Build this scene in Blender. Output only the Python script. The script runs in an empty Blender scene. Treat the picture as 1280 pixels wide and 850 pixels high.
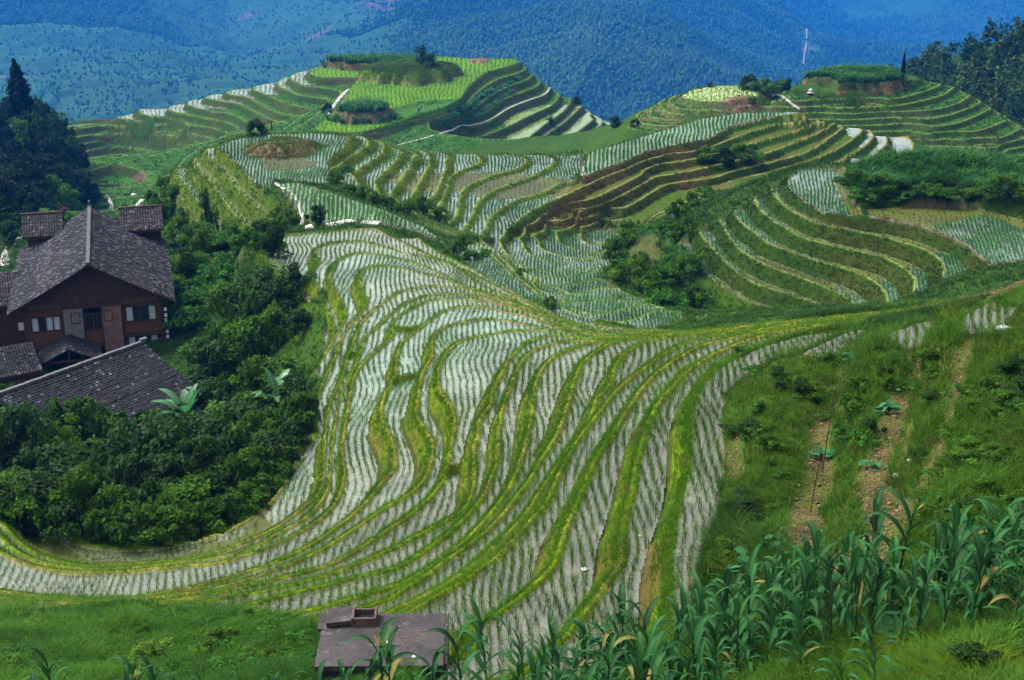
import bpy, bmesh, math, random, time
import numpy as np
from mathutils import Vector, Matrix
T0 = time.time()
rng = np.random.default_rng(7)
random.seed(7)
scene = bpy.context.scene
COL = scene.collection
R = math.radians
CZ = 100.0          # camera height; H below = drop under the camera
PITCH = R(20); F = 1800.0
SP, CP = math.sin(PITCH), math.cos(PITCH)

# ------------------------------------------------------------------ helpers
def ground(px, py, H):
    """point of the survey sheet (pixel of the photo, drop under the camera) in plan"""
    dx = (np.asarray(px, float) - 640) / F; dy = -(np.asarray(py, float) - 425) / F
    fy = CP + dy * SP; fz = -SP + dy * CP
    t = np.asarray(H, float) / -fz
    return t * dx, t * fy
def P3(px, py, H):
    x, y = ground(px, py, H)
    return Vector((float(x), float(y), CZ - H))
def pix(x, y, z):
    dz = z - CZ
    d = y * CP - dz * SP; u = y * SP + dz * CP
    return 640 + F * x / d, 425 - F * u / d
def smooth(t): t = np.clip(t, 0, 1); return t * t * (3 - 2 * t)
def catmull(pts, n=14):
    p = np.asarray(pts, float)
    if len(p) < 3: 
        s = np.linspace(0, 1, n * 4)[:, None]; return p[0] * (1 - s) + p[-1] * s
    q = np.vstack([2 * p[0] - p[1], p, 2 * p[-1] - p[-2]]); out = []
    s = np.linspace(0, 1, n, endpoint=False)[:, None]
    for i in range(1, len(q) - 2):
        a, b, c, d = q[i - 1], q[i], q[i + 1], q[i + 2]
        out.append(.5 * (2 * b + (c - a) * s + (2 * a - 5 * b + 4 * c - d) * s ** 2 + (3 * b - a - 3 * c + d) * s ** 3))
    out.append(p[-1:]); return np.vstack(out)
def _h(ix, iy, seed):
    v = (ix * 374761393 + iy * 668265263 + seed * 1442695041) & 0xffffffff
    v = ((v ^ (v >> 13)) * 1274126177) & 0xffffffff
    return ((v ^ (v >> 16)) & 0xffff) / 65535.0
def vnoise(x, y, s, seed=0):
    x = np.asarray(x) / s + 1000; y = np.asarray(y) / s + 1000
    ix = np.floor(x).astype(np.int64); iy = np.floor(y).astype(np.int64)
    fx = x - ix; fy = y - iy; fx = fx * fx * (3 - 2 * fx); fy = fy * fy * (3 - 2 * fy)
    a = _h(ix, iy, seed); b = _h(ix + 1, iy, seed); c = _h(ix, iy + 1, seed); d = _h(ix + 1, iy + 1, seed)
    return a + (b - a) * fx + (c - a) * fy + (a - b - c + d) * fx * fy
def fbm(x, y, s, seed=0, o=3):
    v = 0; a = 1; t = 0
    for i in range(o):
        v = v + a * vnoise(x, y, s / 2 ** i, seed + i * 17); t += a; a *= .5
    return v / t
def inpoly(x, y, poly):
    r = np.zeros(np.shape(x), bool); n = len(poly)
    for i in range(n):
        x1, y1 = poly[i]; x2, y2 = poly[(i + 1) % n]
        if y1 == y2: continue
        c = ((y1 > y) != (y2 > y)) & (x < (x2 - x1) * (y - y1) / (y2 - y1) + x1)
        r ^= c
    return r

# ------------------------------------------------------------------ survey: level lines (H, points)
def N(n): return 28 - .75 * n
LINES = []
def L(H, *pts): LINES.append((H, pts))
# spur above the camera hill, lowest rim first
L(N(-2), (400,288),(440,284),(475,282),(490,283),(512,291),(550,317),(585,335),(625,356),(655,374),(690,390),(740,406),(800,414))
L(N(-1), (375,357),(358,348),(338,338),(322,322),(315,311),(322,304),(345,297),(382,292),(415,289),(450,287),(470,286),(490,296),(525,314),(562,331),(590,343),(620,358),(650,374),(680,391),(720,404),(772,415))
L(N(0), (373,352),(385,345),(394,332),(391,318),(398,308),(420,303),(450,302),(475,307),(507,317),(550,326),(575,337),(600,355),(637,373),(675,391),(720,407),(772,418))
L(N(1), (384,480),(388,466),(397,455),(412,430),(427,405),(430,390),(412,358),(409,347),(415,332),(430,321),(450,316),(475,319),(512,327),(537,336),(575,355),(600,364),(637,376),(675,391),(740,412),(780,420))
L(N(2), (45,660),(75,671),(107,682),(150,687),(200,685),(245,676),(280,667),(320,645),(345,620),(365,587),(372,565),(387,554),(394,545),(395,532),(391,517),(399,487),(403,477),(408,466),(419,445),(424,428),(434,410),(450,392),(456,380),(450,365),(446,350),(447,340),(460,334),(485,332),(520,339),(550,347),(587,362),(600,366),(637,378),(675,392),(740,413),(785,421))
L(N(3), (-20,632),(0,645),(15,667),(25,679),(50,694),(87,705),(120,709),(160,707),(200,704),(245,699),(275,690),(300,681),(337,665),(357,652),(377,637),(395,622),(404,606),(405,570),(408,530),(413,500),(425,478),(432,455),(436,440),(445,417),(452,402),(475,381),(500,365),(525,359),(550,358),(585,362),(603,368),(640,380),(680,394),(740,414),(788,421.5))
L(N(4), (-20,650),(0,665),(20,688),(50,703),(87,711),(125,713),(175,710),(225,705),(275,697),(320,683),(350,666),(382,648),(408,614),(413,570),(418,530),(424,500),(434,478),(445,452),(450,430),(455,422),(465,415),(490,392),(512,377),(537,370),(575,368),(600,371),(640,382),(680,396),(740,416),(790,422))
L(N(5), (-20,672),(0,687),(25,701),(50,710),(87,716),(125,717),(175,714),(225,709),(275,704),(300,697),(350,679),(382,661),(405,645),(420,625),(427,597),(424,565),(428,537),(432,512),(437,482),(445,463),(462,446),(480,431),(490,418),(487,408),(493,400),(512,387),(537,376),(575,374),(600,377),(637,384),(670,395),(707,410),(745,420),(792,423))
L(N(6), (-20,735),(0,740),(37,745),(75,749),(150,750),(185,746),(225,740),(275,727),(300,719),(337,706),(375,689),(407,670),(440,645),(462,622),(480,600),(491,587),(492,567),(485,547),(476,527),(475,510),(480,492),(490,479),(493,470),(495,443),(503,428),(525,410),(550,391),(575,384),(600,384),(632,390),(665,398),(700,411),(745,421),(794,424))
L(N(7), (-20,746),(0,747),(50,751),(100,753),(170,751),(225,745),(275,736),(320,722),(370,703),(410,683),(445,660),(480,636),(512,618),(530,600),(538,575),(539,557),(530,540),(519,522),(521,500),(526,470),(532,458),(539,446),(538,425),(555,410),(587,402),(600,400),(630,401),(675,410),(705,416),(750,422.5),(797,425))
L(N(8), (-20,753),(0,753),(50,755),(140,757),(180,755),(225,751),(275,742),(325,731),(350,724),(392,714),(420,704),(450,686),(482,665),(515,642),(537,622),(550,605),(557,590),(558,575),(563,552),(566,532),(562,512),(548,492),(544,477),(547,457),(557,440),(575,427),(600,421),(630,416),(662,414),(700,415),(720,419),(755,424),(800,425.5))
L(N(9), (150,764),(220,758),(275,750),(340,738),(400,723),(460,700),(500,682),(540,661),(577,640),(588,620),(592,600),(591,580),(590,562),(596,545),(596,530),(604,518),(612,508),(613,493),(622,476),(632,456),(645,440),(662,427),(682,421),(700,420),(715,423),(760,425.5),(803,426))
L(N(10), (200,775),(250,770),(300,760),(350,747),(412,732),(450,722),(487,714),(520,697),(550,675),(582,647),(602,620),(611,600),(618,580),(620,552),(623,522),(631,497),(641,472),(648,455),(657,445),(672,436),(695,430),(712,428),(760,427),(806,426))
L(N(11), (280,785),(332,772),(375,767),(420,756),(462,744),(500,731),(537,711),(562,693),(590,668),(607,648),(622,630),(640,600),(650,572),(657,545),(662,515),(666,485),(675,463),(690,448),(710,439),(732,432),(765,428),(810,425.5))
L(N(12), (380,780),(430,768),(475,754),(500,742),(525,725),(562,698),(595,675),(620,652),(642,625),(660,600),(676,573),(690,552),(700,530),(708,505),(716,477),(726,455),(742,442),(762,431),(782,426),(820,421),(862,418),(920,414),(990,402),(1060,395),(1130,388),(1200,376),(1290,355))
L(N(13), (420,785),(470,774),(500,760),(545,738),(590,708),(630,672),(655,645),(675,615),(697,582),(712,560),(733,530),(740,512),(744,498),(760,485),(766,460),(780,443),(800,431),(825,424),(862,421),(925,415),(995,404),(1065,397),(1135,390),(1205,380),(1290,360))
L(N(14), (440,800),(480,784),(508,768),(550,744),(587,721),(620,696),(640,676),(662,651),(680,630),(692,602),(710,567),(728,540),(750,512),(770,488),(795,468),(832,442),(855,430),(880,424),(930,417),(1000,406),(1070,399),(1140,392),(1210,383),(1290,364))
L(N(15), (500,830),(545,804),(590,783),(620,768),(657,740),(685,715),(697,687),(707,655),(722,622),(735,590),(751,562),(771,532),(788,505),(803,484),(825,463),(855,444),(885,431),(935,420),(1000,409),(1072,401),(1142,394),(1215,386),(1290,368))
L(N(16), (560,870),(640,850),(700,800),(722,775),(740,752),(757,728),(773,708),(773,690),(776,655),(785,622),(792,585),(801,550),(810,525),(823,503),(840,484),(857,466),(878,452),(905,438),(940,425),(1003,412),(1075,403),(1145,396),(1218,388),(1290,372))
L(N(17), (640,890),(740,850),(800,822),(830,790),(836,757),(838,732),(836,695),(840,657),(850,622),(858,585),(860,550),(860,520),(866,500),(876,480),(892,462),(912,448),(945,433),(1000,416),(1078,405),(1100,402))
# camera hill on the right, dry beds
L(14.6, (1008,446),(965,458),(935,475),(911,500),(907,540),(911,580),(905,640),(890,690),(877,725)); L(13.75, (950,715),(962,690),(975,655),(985,620),(975,580),(962,530),(962,485),(980,460),(1005,446),(1040,452))
L(13.7, (1035,680),(1040,610),(1030,560),(1035,500),(1043,460))
L(12.4, (1060,660),(1078,610),(1075,578),(1098,507),(1110,472),(1098,447),(1104,424))
L(12.3, (1110,640),(1128,600),(1118,555),(1137,507),(1143,462),(1150,446))
L(11.5, (1140,625),(1152,580),(1167,530),(1180,475),(1186,440),(1200,412))
L(10.5, (1290,415),(1290,520)); L(11.0, (1290,600),(1240,640))
L(11.2, (1290,350),(1230,372)); L(11.9, (1190,383),(1150,391))
L(11.6, (1180,690),(1100,720)); L(12.6, (1000,740),(950,780)); L(9.8, (1290,760),(1200,830)); L(9.0, (1290,850),(1240,880)); L(10.8,(1120,850),(1160,790))
L(13.6, (880,830),(840,850)); L(15.4, (640,900),(660,905)); L(14.6,(740,900),(760,900)); L(13.4,(850,900),(860,900)); L(14.0,(640,980),(660,980)); L(12.7,(800,980),(820,980)); L(11.0,(1000,900),(1010,900)); L(10.0,(1000,980),(1020,980))
L(16.4,(400,905),(420,905)); L(14.9,(400,985),(420,985)); L(12.2,(700,1080),(720,1080)); L(13,(300,1080),(320,1080)); L(15.4,(100,985),(120,985)); L(15.6,(560,930),(580,930)); L(8.6,(1100,985),(1120,985)); L(8.2,(1290,940),(1300,940))
# grass bank bottom left
L(19.6, (-30,790),(100,795),(200,790)); L(18.6, (-30,830),(120,835),(250,815)); L(18.3, (300,795),(370,790)); L(17.4, (200,860),(360,845),(388,830)); L(16.9, (-30,900),(100,905),(250,900))
L(17.45, (395,840),(470,850),(555,840),(560,790)); L(17.5,(390,790),(420,770))
# gully with the houses
L(33.0, (60,610),(150,640),(230,630),(300,600)); L(34.0, (60,560),(200,580),(290,550),(330,500)); L(35.0,(250,520),(260,440),(270,380),(300,330))
L(31.3, (355,560),(365,500),(350,440),(330,390),(312,350)); L(30.2,(300,330),(303,312),(315,300),(340,292),(375,288))
L(36.0, (-30,560),(60,540),(150,530),(220,510)); L(36.2, (30,455),(130,455),(215,440)); L(37.0, (-30,440),(0,400)); L(37.3,(100,380),(215,375)); L(38.5,(215,330),(240,310))
L(33.8,(-60,620),(-30,600)); L(40, (20,345),(120,320),(210,305))
L(48, (5,325),(15,305),(45,290),(80,280)); L(60,(110,270),(128,264)); L(68, (133,256),(135,245)); L(44,(230,290),(215,275)); L(58,(178,252),(172,262)); L(50,(185,285),(178,270))
L(46, (-40,300),(-10,280)); L(52,(-40,260),(20,250)); L(62,(-40,200),(30,205),(90,235)); L(64,(60,190),(90,200))
# saddle and ridge behind the spur
L(29.7, (372,268),(362,248),(349,232),(345,227),(360,225),(375,229),(400,238),(440,249),(480,262))
L(29.8, (400,284),(440,281),(470,279),(520,290),(555,312),(567,322))
L(30.1, (465,264),(500,270),(530,288),(560,305))
L(30.6, (352,259),(335,246),(320,231),(305,215),(285,196),(270,185),(283,175),(312,169),(345,166),(400,165),(437,170),(438,178),(428,190),(412,202))
L(32.1, (330,268),(320,258),(305,245),(285,220),(270,207),(254,190),(262,181))
L(33.6, (335,294),(320,289),(295,270),(275,247),(265,227),(248,214),(241,204),(244,196))
L(35.1, (275,280),(252,262),(237,243),(227,226),(215,214),(222,206))
L(36.6, (268,297),(245,276),(227,256),(211,236),(200,222))
L(38.6, (245,300),(222,275),(203,255),(190,240))
# crest with small paddies, descending to the green field
L(31.0, (446,170),(456,172),(461,178),(458,184),(430,201),(425,207))
L(31.4, (466,175),(478,178),(481,184),(475,195),(450,211),(434,219))
L(31.7, (490,186),(503,189),(498,199),(477,220),(468,229))
L(32.0, (508,187),(519,192),(516,202),(500,227),(486,246))
L(32.3, (524,187),(535,194),(535,210),(520,237),(508,257))
L(32.55,(540,187),(560,194),(558,201),(557,216),(550,236),(542,248))
L(32.8, (580,189),(600,195),(597,206),(578,212),(562,222),(556,240),(548,262))
L(33.0, (620,189),(657,198),(650,210),(617,219),(590,230),(577,240),(575,255),(570,272),(554,286))
L(33.2, (665,190),(692,198),(687,208),(662,222),(625,235),(600,250),(592,265),(585,280),(572,292))
L(33.4, (700,192),(718,205),(690,236),(657,247),(650,248),(615,270),(607,287),(600,297))
L(33.6, (722,241),(675,260),(650,277),(628,298))
L(33.0, (735,190),(770,180),(820,165),(880,147),(930,140),(1000,139))
L(33.0, (727,222),(755,212),(782,202),(807,190),(832,185),(885,175),(915,158),(960,148),(1010,145))
L(33.6, (700,246),(725,237),(750,224),(782,211),(807,201),(837,195),(872,189),(900,180),(940,165),(985,152),(1030,146))
L(34.2, (700,267),(715,260),(750,246),(800,221),(807,212),(840,201),(870,199),(910,188),(960,174),(1002,162),(1022,152),(1042,148))
L(34.8, (740,262),(775,246),(800,232),(820,222),(840,219),(875,212),(915,203),(960,192),(985,182),(1027,165),(1045,152))
L(35.4, (690,280),(720,272),(750,266),(770,266),(795,254),(817,240),(840,230),(890,224),(920,214),(960,205),(1010,190),(1047,165),(1060,153))
L(36.0, (740,281),(797,269),(820,257),(850,242),(897,231),(940,220),(975,212),(1030,195),(1060,179),(1077,166),(1080,156))
L(36.8, (980,222),(1030,207),(1065,195),(1090,174),(1088,162)); L(37.6,(1060,205),(1100,190),(1110,172),(1105,160)); L(38.6,(1100,200),(1140,188),(1135,165)); L(39.6,(1160,192),(1190,185)); L(41.0,(1200,195),(1290,190))
# wet valley between
L(29.4, (690,386),(705,391),(725,399),(755,410),(790,415),(825,414),(840,406),(850,394))
L(30,(700,384),(730,397),(755,402),(785,402),(812,391),(829,382))
L(30.6, (705,383),(740,393),(762,392),(790,384),(812,380))
L(31.2,(690,378),(700,380),(732,379),(760,372),(777,365))
L(31.8, (682,370),(705,370),(732,366),(757,358))
L(32.4,(655,352),(667,358),(687,359),(712,357),(745,350))
L(33, (645,338),(657,345),(680,347),(705,347),(742,341))
L(33.6, (628,310),(642,326),(655,334),(675,338),(707,339),(742,335))
L(34.2, (638,298),(652,301),(660,316),(675,323),(700,329),(742,329))
L(34.8, (662,292),(673,302),(678,312),(700,320),(725,324),(750,323))
L(35.4, (685,286),(695,292),(698,302),(712,310),(735,316),(760,315))
L(36, (715,280),(726,286),(726,297),(740,307),(764,310))
L(36.5, (762,276),(744,290),(741,299),(752,305),(772,303))
L(29.6, (700,386),(660,357),(640,338),(615,318),(600,308)); L(30.2,(690,384),(650,356),(620,330),(600,315),(590,303)); 
L(31.3,(600,300),(575,295),(545,288),(520,277),(490,258),(470,245)); L(31.4,(630,330),(612,306))
# bowl
L(27.0, (1075,205),(1060,206),(1030,208),(1000,212),(986,221),(982,230),(990,240),(1005,252),(1027,265),(1062,270),(1090,272),(1110,274),(1147,282),(1185,295),(1210,307),(1228,325),(1235,345))
L(27.9, (1000,209),(980,217),(965,226),(963,236),(972,250),(990,265),(1010,275),(1025,280),(1042,285),(1072,291),(1110,299),(1145,310),(1170,322),(1177,335),(1176,350))
L(28.8, (965,222),(945,232),(940,243),(947,260),(962,274),(980,285),(1005,299),(1035,307),(1070,315),(1105,324),(1127,335),(1142,350),(1142,364),(1135,382))
L(29.7, (945,228),(920,243),(915,255),(922,275),(942,292),(960,305),(990,317),(1030,330),(1065,340),(1090,352),(1105,367),(1109,387))
L(30.6, (920,240),(897,255),(895,268),(905,287),(917,307),(937,322),(967,337),(1005,350),(1040,365),(1060,375),(1075,392))
L(31.5, (897,250),(876,262),(868,275),(872,288),(885,307),(900,322),(927,347),(960,362),(995,372),(1027,385),(1040,396))
L(32.5, (838,291),(855,317),(870,330),(890,350),(915,367),(940,380),(960,387),(990,402))
L(33.2, (840,272),(832,280),(825,290),(838,310),(855,340),(880,365),(910,385),(930,398)); L(35.6,(772,312),(790,300),(812,288)); L(33.8,(768,330),(776,343)); L(31.8,(795,362),(808,378)); L(32.0,(800,315),(815,335),(835,360))
L(33.0,(860,395),(890,402))
L(26.9, (1090,258),(1150,258),(1220,262),(1290,275)); L(26.95,(1240,330),(1290,320)); L(25.4,(1070,228),(1120,232),(1200,236),(1300,240)); L(25.2,(1075,205),(1140,203),(1220,203),(1300,205))
# far hill with the grass mound
L(57, (388,162),(415,168),(452,166),(477,160),(520,146),(555,136),(577,124),(585,110),(607,91),(640,82),(652,77))
L(57, (652,75),(640,72),(600,73),(556,70),(480,68),(420,78),(392,84),(385,88),(388,93),(400,98),(450,97),(440,106),(415,140),(395,158))
L(58.5, (360,165),(385,150),(408,132),(425,114),(377,106),(362,97),(372,90)); L(60,(350,165),(385,140),(412,125),(380,120),(360,113),(347,105),(355,97))
L(61.5, (392,138),(380,134),(360,130),(342,122),(315,111),(330,105)); L(63,(380,147),(347,141),(327,132),(310,122),(280,117),(295,111))
L(64.5,(375,155),(342,150),(320,140),(300,130),(277,126),(255,122),(270,117)); L(66,(320,158),(305,151),(287,142),(260,139),(232,129),(245,124))
L(67.5,(300,161),(285,154),(252,146),(220,141),(210,135),(222,130)); L(69,(285,166),(260,159),(220,155),(185,146),(170,137),(195,134))
L(70.5,(272,175),(210,161),(167,152),(135,146),(97,147),(72,150),(60,146)); L(72,(260,182),(210,168),(160,160),(110,160),(70,164))
L(73.5,(245,190),(222,178),(172,168),(122,167),(70,178)); L(75,(232,197),(210,186),(172,176),(130,176),(80,186)); L(76.5,(215,202),(200,193),(167,185),(130,184),(85,193))
L(78,(205,211),(185,200),(147,193),(100,202)); L(79.5,(200,213),(160,203),(115,209)); L(81,(187,218),(147,213),(110,218)); L(82.3,(160,228),(130,228)); L(82.5,(150,240),(125,240))
L(64.5,(545,187),(590,174),(630,160),(657,147),(690,132)); L(63, (497,183),(535,173),(572,163),(610,152),(635,136),(660,126),(680,119),(688,108)); L(66,(637,191),(670,168),(682,156),(707,138),(715,122))
L(67.5,(660,186),(685,166),(700,156),(722,137),(730,132)); L(69,(682,193),(700,178),(720,168),(745,148))
L(71,(700,190),(730,175),(760,155))
# disc paddy hill and corn hill on the right
L(43, (850,121),(870,126),(900,128),(930,126),(950,121),(945,112),(920,106),(890,107),(862,112),(850,121)); L(44.1,(836,128),(850,136),(900,138),(950,135),(968,127),(965,118))
L(45.6,(800,145),(840,150),(900,152)); L(46.5,(785,156),(800,160),(840,165)); L(44.8,(820,130),(833,122))
L(42.5,(975,120),(1010,119),(1047,117),(1080,116),(1132,107),(1157,100)); L(43.25,(990,127),(1000,124),(1047,128),(1110,126),(1155,115),(1185,103))
L(44,(1010,135),(1020,131),(1065,134),(1120,132),(1172,121),(1197,107)); L(44.75,(1030,140),(1042,137),(1085,140),(1160,138),(1197,130),(1217,117))
L(45.5,(1060,145),(1072,141),(1122,147),(1167,148),(1210,136),(1229,126)); L(46.25,(1110,156),(1135,154),(1170,158),(1200,153),(1242,135)); L(47,(1135,163),(1160,168),(1185,164),(1222,164),(1262,150))
L(47.75,(1170,172),(1235,178),(1280,160)); L(49,(1200,190),(1290,180))
L(42.2,(990,110),(1040,100),(1100,97),(1150,93)); L(42.6,(930,108),(970,112))
# hidden ground between the ridges
for x0 in range(-60, 1360, 40):
    pass
FILLS = [  # level fields: (H, polygon)
    (15.25, [(1003,440),(965,451),(935,467),(906,494),(901,540),(905,580),(900,632),(899,657),(884,690),(872,725),(868,755),(860,800),(838,800),(838,757),(843,732),(841,695),(845,657),(855,622),(863,585),(865,550),(865,520),(871,500),(881,480),(897,463),(917,450),(949,436),(1000,421),(1050,415)]),
    (13.72, [(1005,441),(1040,450),(1082,413),(1060,416)]),
    (12.35, [(1102,421),(1140,441),(1150,436),(1172,402),(1150,404)]),
    (11.5, [(1203,398),(1207,420),(1250,418),(1273,385),(1228,383)]),
]
HID = [(175, 60), (186, 63), (202, 66)]

# ------------------------------------------------------------------ smooth relief on a log-polar sheet
DQ = .0015; TH0 = -.4695; NT = 627; R0 = 8.5; LR0 = math.log(R0); NR = int((math.log(620) - LR0) / DQ)
acc = np.zeros((NR, NT)); cnt = np.zeros((NR, NT))
def put(x, y, h):
    j = np.round((np.arctan2(x, y) - TH0) / DQ).astype(int); i = np.round((np.log(np.hypot(x, y)) - LR0) / DQ).astype(int)
    ok = (i >= 0) & (i < NR) & (j >= 0) & (j < NT)
    np.add.at(acc, (i[ok], j[ok]), np.broadcast_to(h, x.shape)[ok]); np.add.at(cnt, (i[ok], j[ok]), 1)
for H, pts in LINES:
    c = catmull(pts); d = np.r_[0, np.cumsum(np.hypot(*np.diff(c, axis=0).T))]
    s = np.arange(0, d[-1], .7); px = np.interp(s, d, c[:, 0]); py = np.interp(s, d, c[:, 1])
    x, y = ground(px, py, H); put(x, y, H)
for H, poly in FILLS:
    xs, ys = np.meshgrid(np.arange(min(p[0] for p in poly), max(p[0] for p in poly), .8), np.arange(min(p[1] for p in poly), max(p[1] for p in poly), .5))
    k = inpoly(xs, ys, poly); x, y = ground(xs[k], ys[k], H); put(x, y, H)
tt = np.linspace(TH0, -TH0, 2000)
for r, H in HID:
    k = (tt > -.16) & ((tt < .11) | (r > 190))
    put(r * np.sin(tt[k]), r * np.cos(tt[k]), H)
k = np.abs(tt) < 9
put(600 * np.sin(tt), 600 * np.cos(tt), 170.0); put(9 * np.sin(tt), 9 * np.cos(tt), 8.2)
def pool(a, f):
    n, m = (a.shape[0] + f - 1) // f * f, (a.shape[1] + f - 1) // f * f
    b = np.zeros((n, m)); b[:a.shape[0], :a.shape[1]] = a
    return b.reshape(n // f, f, m // f, f).sum((1, 3))
def up(a, shp):
    i = np.clip((np.arange(shp[0]) + .5) / 2 - .5, 0, a.shape[0] - 1); j = np.clip((np.arange(shp[1]) + .5) / 2 - .5, 0, a.shape[1] - 1)
    i0 = i.astype(int); j0 = j.astype(int); i1 = np.minimum(i0 + 1, a.shape[0] - 1); j1 = np.minimum(j0 + 1, a.shape[1] - 1)
    fi = (i - i0)[:, None]; fj = (j - j0)[None]
    return (a[i0][:, j0] * (1 - fi) + a[i1][:, j0] * fi) * (1 - fj) + (a[i0][:, j1] * (1 - fi) + a[i1][:, j1] * fi) * fj
z = None
for f in (32, 16, 8, 4, 2, 1):
    A = pool(acc, f); Cn = pool(cnt, f); fix = Cn > 0; val = np.where(fix, A / np.maximum(Cn, 1), 0)
    if z is None: z = np.full(A.shape, A.sum() / Cn.sum())
    else: z = up(z, A.shape)
    for it in range(500 if f > 4 else (220 if f > 1 else 150)):
        z = np.where(fix, val, z)
        p = np.pad(z, 1, mode='edge')
        z = .25 * (p[:-2, 1:-1] + p[2:, 1:-1] + p[1:-1, :-2] + p[1:-1, 2:])
    z = np.where(fix, val, z) if f > 1 else z
for _ in range(2):
    p = np.pad(z, 1, mode='edge'); z = .5 * z + .125 * (p[:-2, 1:-1] + p[2:, 1:-1] + p[1:-1, :-2] + p[1:-1, 2:])
HS = z
print('relief solved', time.time() - T0)
# ------------------------------------------------------------------ materials
def new_mat(name):
    m = bpy.data.materials.new(name); m.use_nodes = True; nt = m.node_tree; nt.nodes.clear()
    out = nt.nodes.new('ShaderNodeOutputMaterial'); b = nt.nodes.new('ShaderNodeBsdfPrincipled'); nt.links.new(b.outputs[0], out.inputs[0])
    return m, nt, b
def nd(nt, t, **kw):
    n = nt.nodes.new('ShaderNode' + t)
    for k, v in kw.items():
        if k in n.inputs: n.inputs[k].default_value = v
        else: setattr(n, k, v)
    return n
def mixc(nt, fac, a, b, blend='MIX'):
    n = nt.nodes.new('ShaderNodeMix'); n.data_type = 'RGBA'; n.blend_type = blend
    for i, v in ((0, fac), (6, a), (7, b)):
        if hasattr(v, 'is_output'): nt.links.new(v, n.inputs[i])
        else: n.inputs[i].default_value = v if i == 0 or len(v) == 4 else (*v, 1)
    return n.outputs[2]
def noise(nt, scale, detail=3, rough=.55, coords='Object', vec=None):
    n = nd(nt, 'TexNoise', Scale=scale, Detail=detail, Roughness=rough)
    if vec is None:
        tc = nt.nodes.new('ShaderNodeTexCoord'); vec = tc.outputs[coords]
    nt.links.new(vec, n.inputs['Vector']); return n.outputs['Fac']
def ramp(nt, fac, lo, hi, c0=(0, 0, 0, 1), c1=(1, 1, 1, 1)):
    r = nt.nodes.new('ShaderNodeValToRGB'); r.color_ramp.elements[0].position = lo; r.color_ramp.elements[1].position = hi
    r.color_ramp.elements[0].color = c0 if len(c0) == 4 else (*c0, 1); r.color_ramp.elements[1].color = c1 if len(c1) == 4 else (*c1, 1)
    nt.links.new(fac, r.inputs[0]); return r.outputs[0]
def bump(nt, b, h, strength=.5, dist=.05):
    n = nd(nt, 'Bump', Strength=strength, Distance=dist); nt.links.new(h, n.inputs['Height']); nt.links.new(n.outputs[0], b.inputs['Normal'])
def mat_attr(name, rough=.8, var=.35, scale=3., spec=.2, bmp=.6, bdist=.06, attr='Col', coat=None, trans=0):
    """surface whose colour is stored per vertex, broken up by noise"""
    m, nt, b = new_mat(name)
    a = nd(nt, 'Attribute', attribute_name=attr)
    f = noise(nt, scale, 5, .65)
    v = ramp(nt, f, .25, .75, (1 - var,) * 3, (1 + var,) * 3)
    c = mixc(nt, 1.0, a.outputs['Color'], v, 'MULTIPLY')
    nt.links.new(c, b.inputs['Base Color']); b.inputs['Roughness'].default_value = rough; b.inputs['Specular IOR Level'].default_value = spec
    if bmp: bump(nt, b, noise(nt, scale * 2.3, 4, .7), bmp, bdist)
    return m
def mat_leaf(name, attr='Col', trans=.35, rough=.65, spec=.12):
    m, nt, b = new_mat(name); out = [n for n in nt.nodes if n.type == 'OUTPUT_MATERIAL'][0]
    a = nd(nt, 'Attribute', attribute_name=attr)
    nt.links.new(a.outputs['Color'], b.inputs['Base Color']); b.inputs['Roughness'].default_value = rough; b.inputs['Specular IOR Level'].default_value = spec
    t = nt.nodes.new('ShaderNodeBsdfTranslucent'); nt.links.new(a.outputs['Color'], t.inputs['Color'])
    mx = nd(nt, 'MixShader', Fac=trans); nt.links.new(b.outputs[0], mx.inputs[1]); nt.links.new(t.outputs[0], mx.inputs[2]); nt.links.new(mx.outputs[0], out.inputs[0])
    return m
def mesh_np(name, v, faces, mat, col=None, kind=None, parent=None, smooth_=True, attr='Col'):
    """one mesh object from numpy arrays; faces (n,3) or (n,4)"""
    me = bpy.data.meshes.new(name); n, k = faces.shape
    me.vertices.add(len(v)); me.vertices.foreach_set('co', np.ascontiguousarray(v, np.float32).ravel())
    me.loops.add(n * k); me.loops.foreach_set('vertex_index', np.ascontiguousarray(faces, np.int32).ravel())
    me.polygons.add(n); me.polygons.foreach_set('loop_start', np.arange(0, n * k, k, dtype=np.int32))
    me.polygons.foreach_set('use_smooth', np.full(n, smooth_, bool))
    if col is not None:
        a = me.color_attributes.new(attr, 'FLOAT_COLOR', 'POINT'); c = np.ones((len(v), 4), np.float32); c[:, :3] = col; a.data.foreach_set('color', c.ravel())
    me.update(calc_edges=True); me.materials.append(mat)
    o = bpy.data.objects.new(name, me); COL.objects.link(o)
    if kind: o['kind'] = kind
    if parent: o.parent = parent
    return o
def tag(o, label, cat, group=None):
    o['label'] = label; o['category'] = cat
    if group: o['group'] = group
    return o
def empty(name, loc, label, cat, group=None, rz=0):
    o = bpy.data.objects.new(name, None); COL.objects.link(o); o.location = loc; o.rotation_euler = (0, 0, rz); o.empty_display_size = .3
    return tag(o, label, cat, group)

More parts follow.
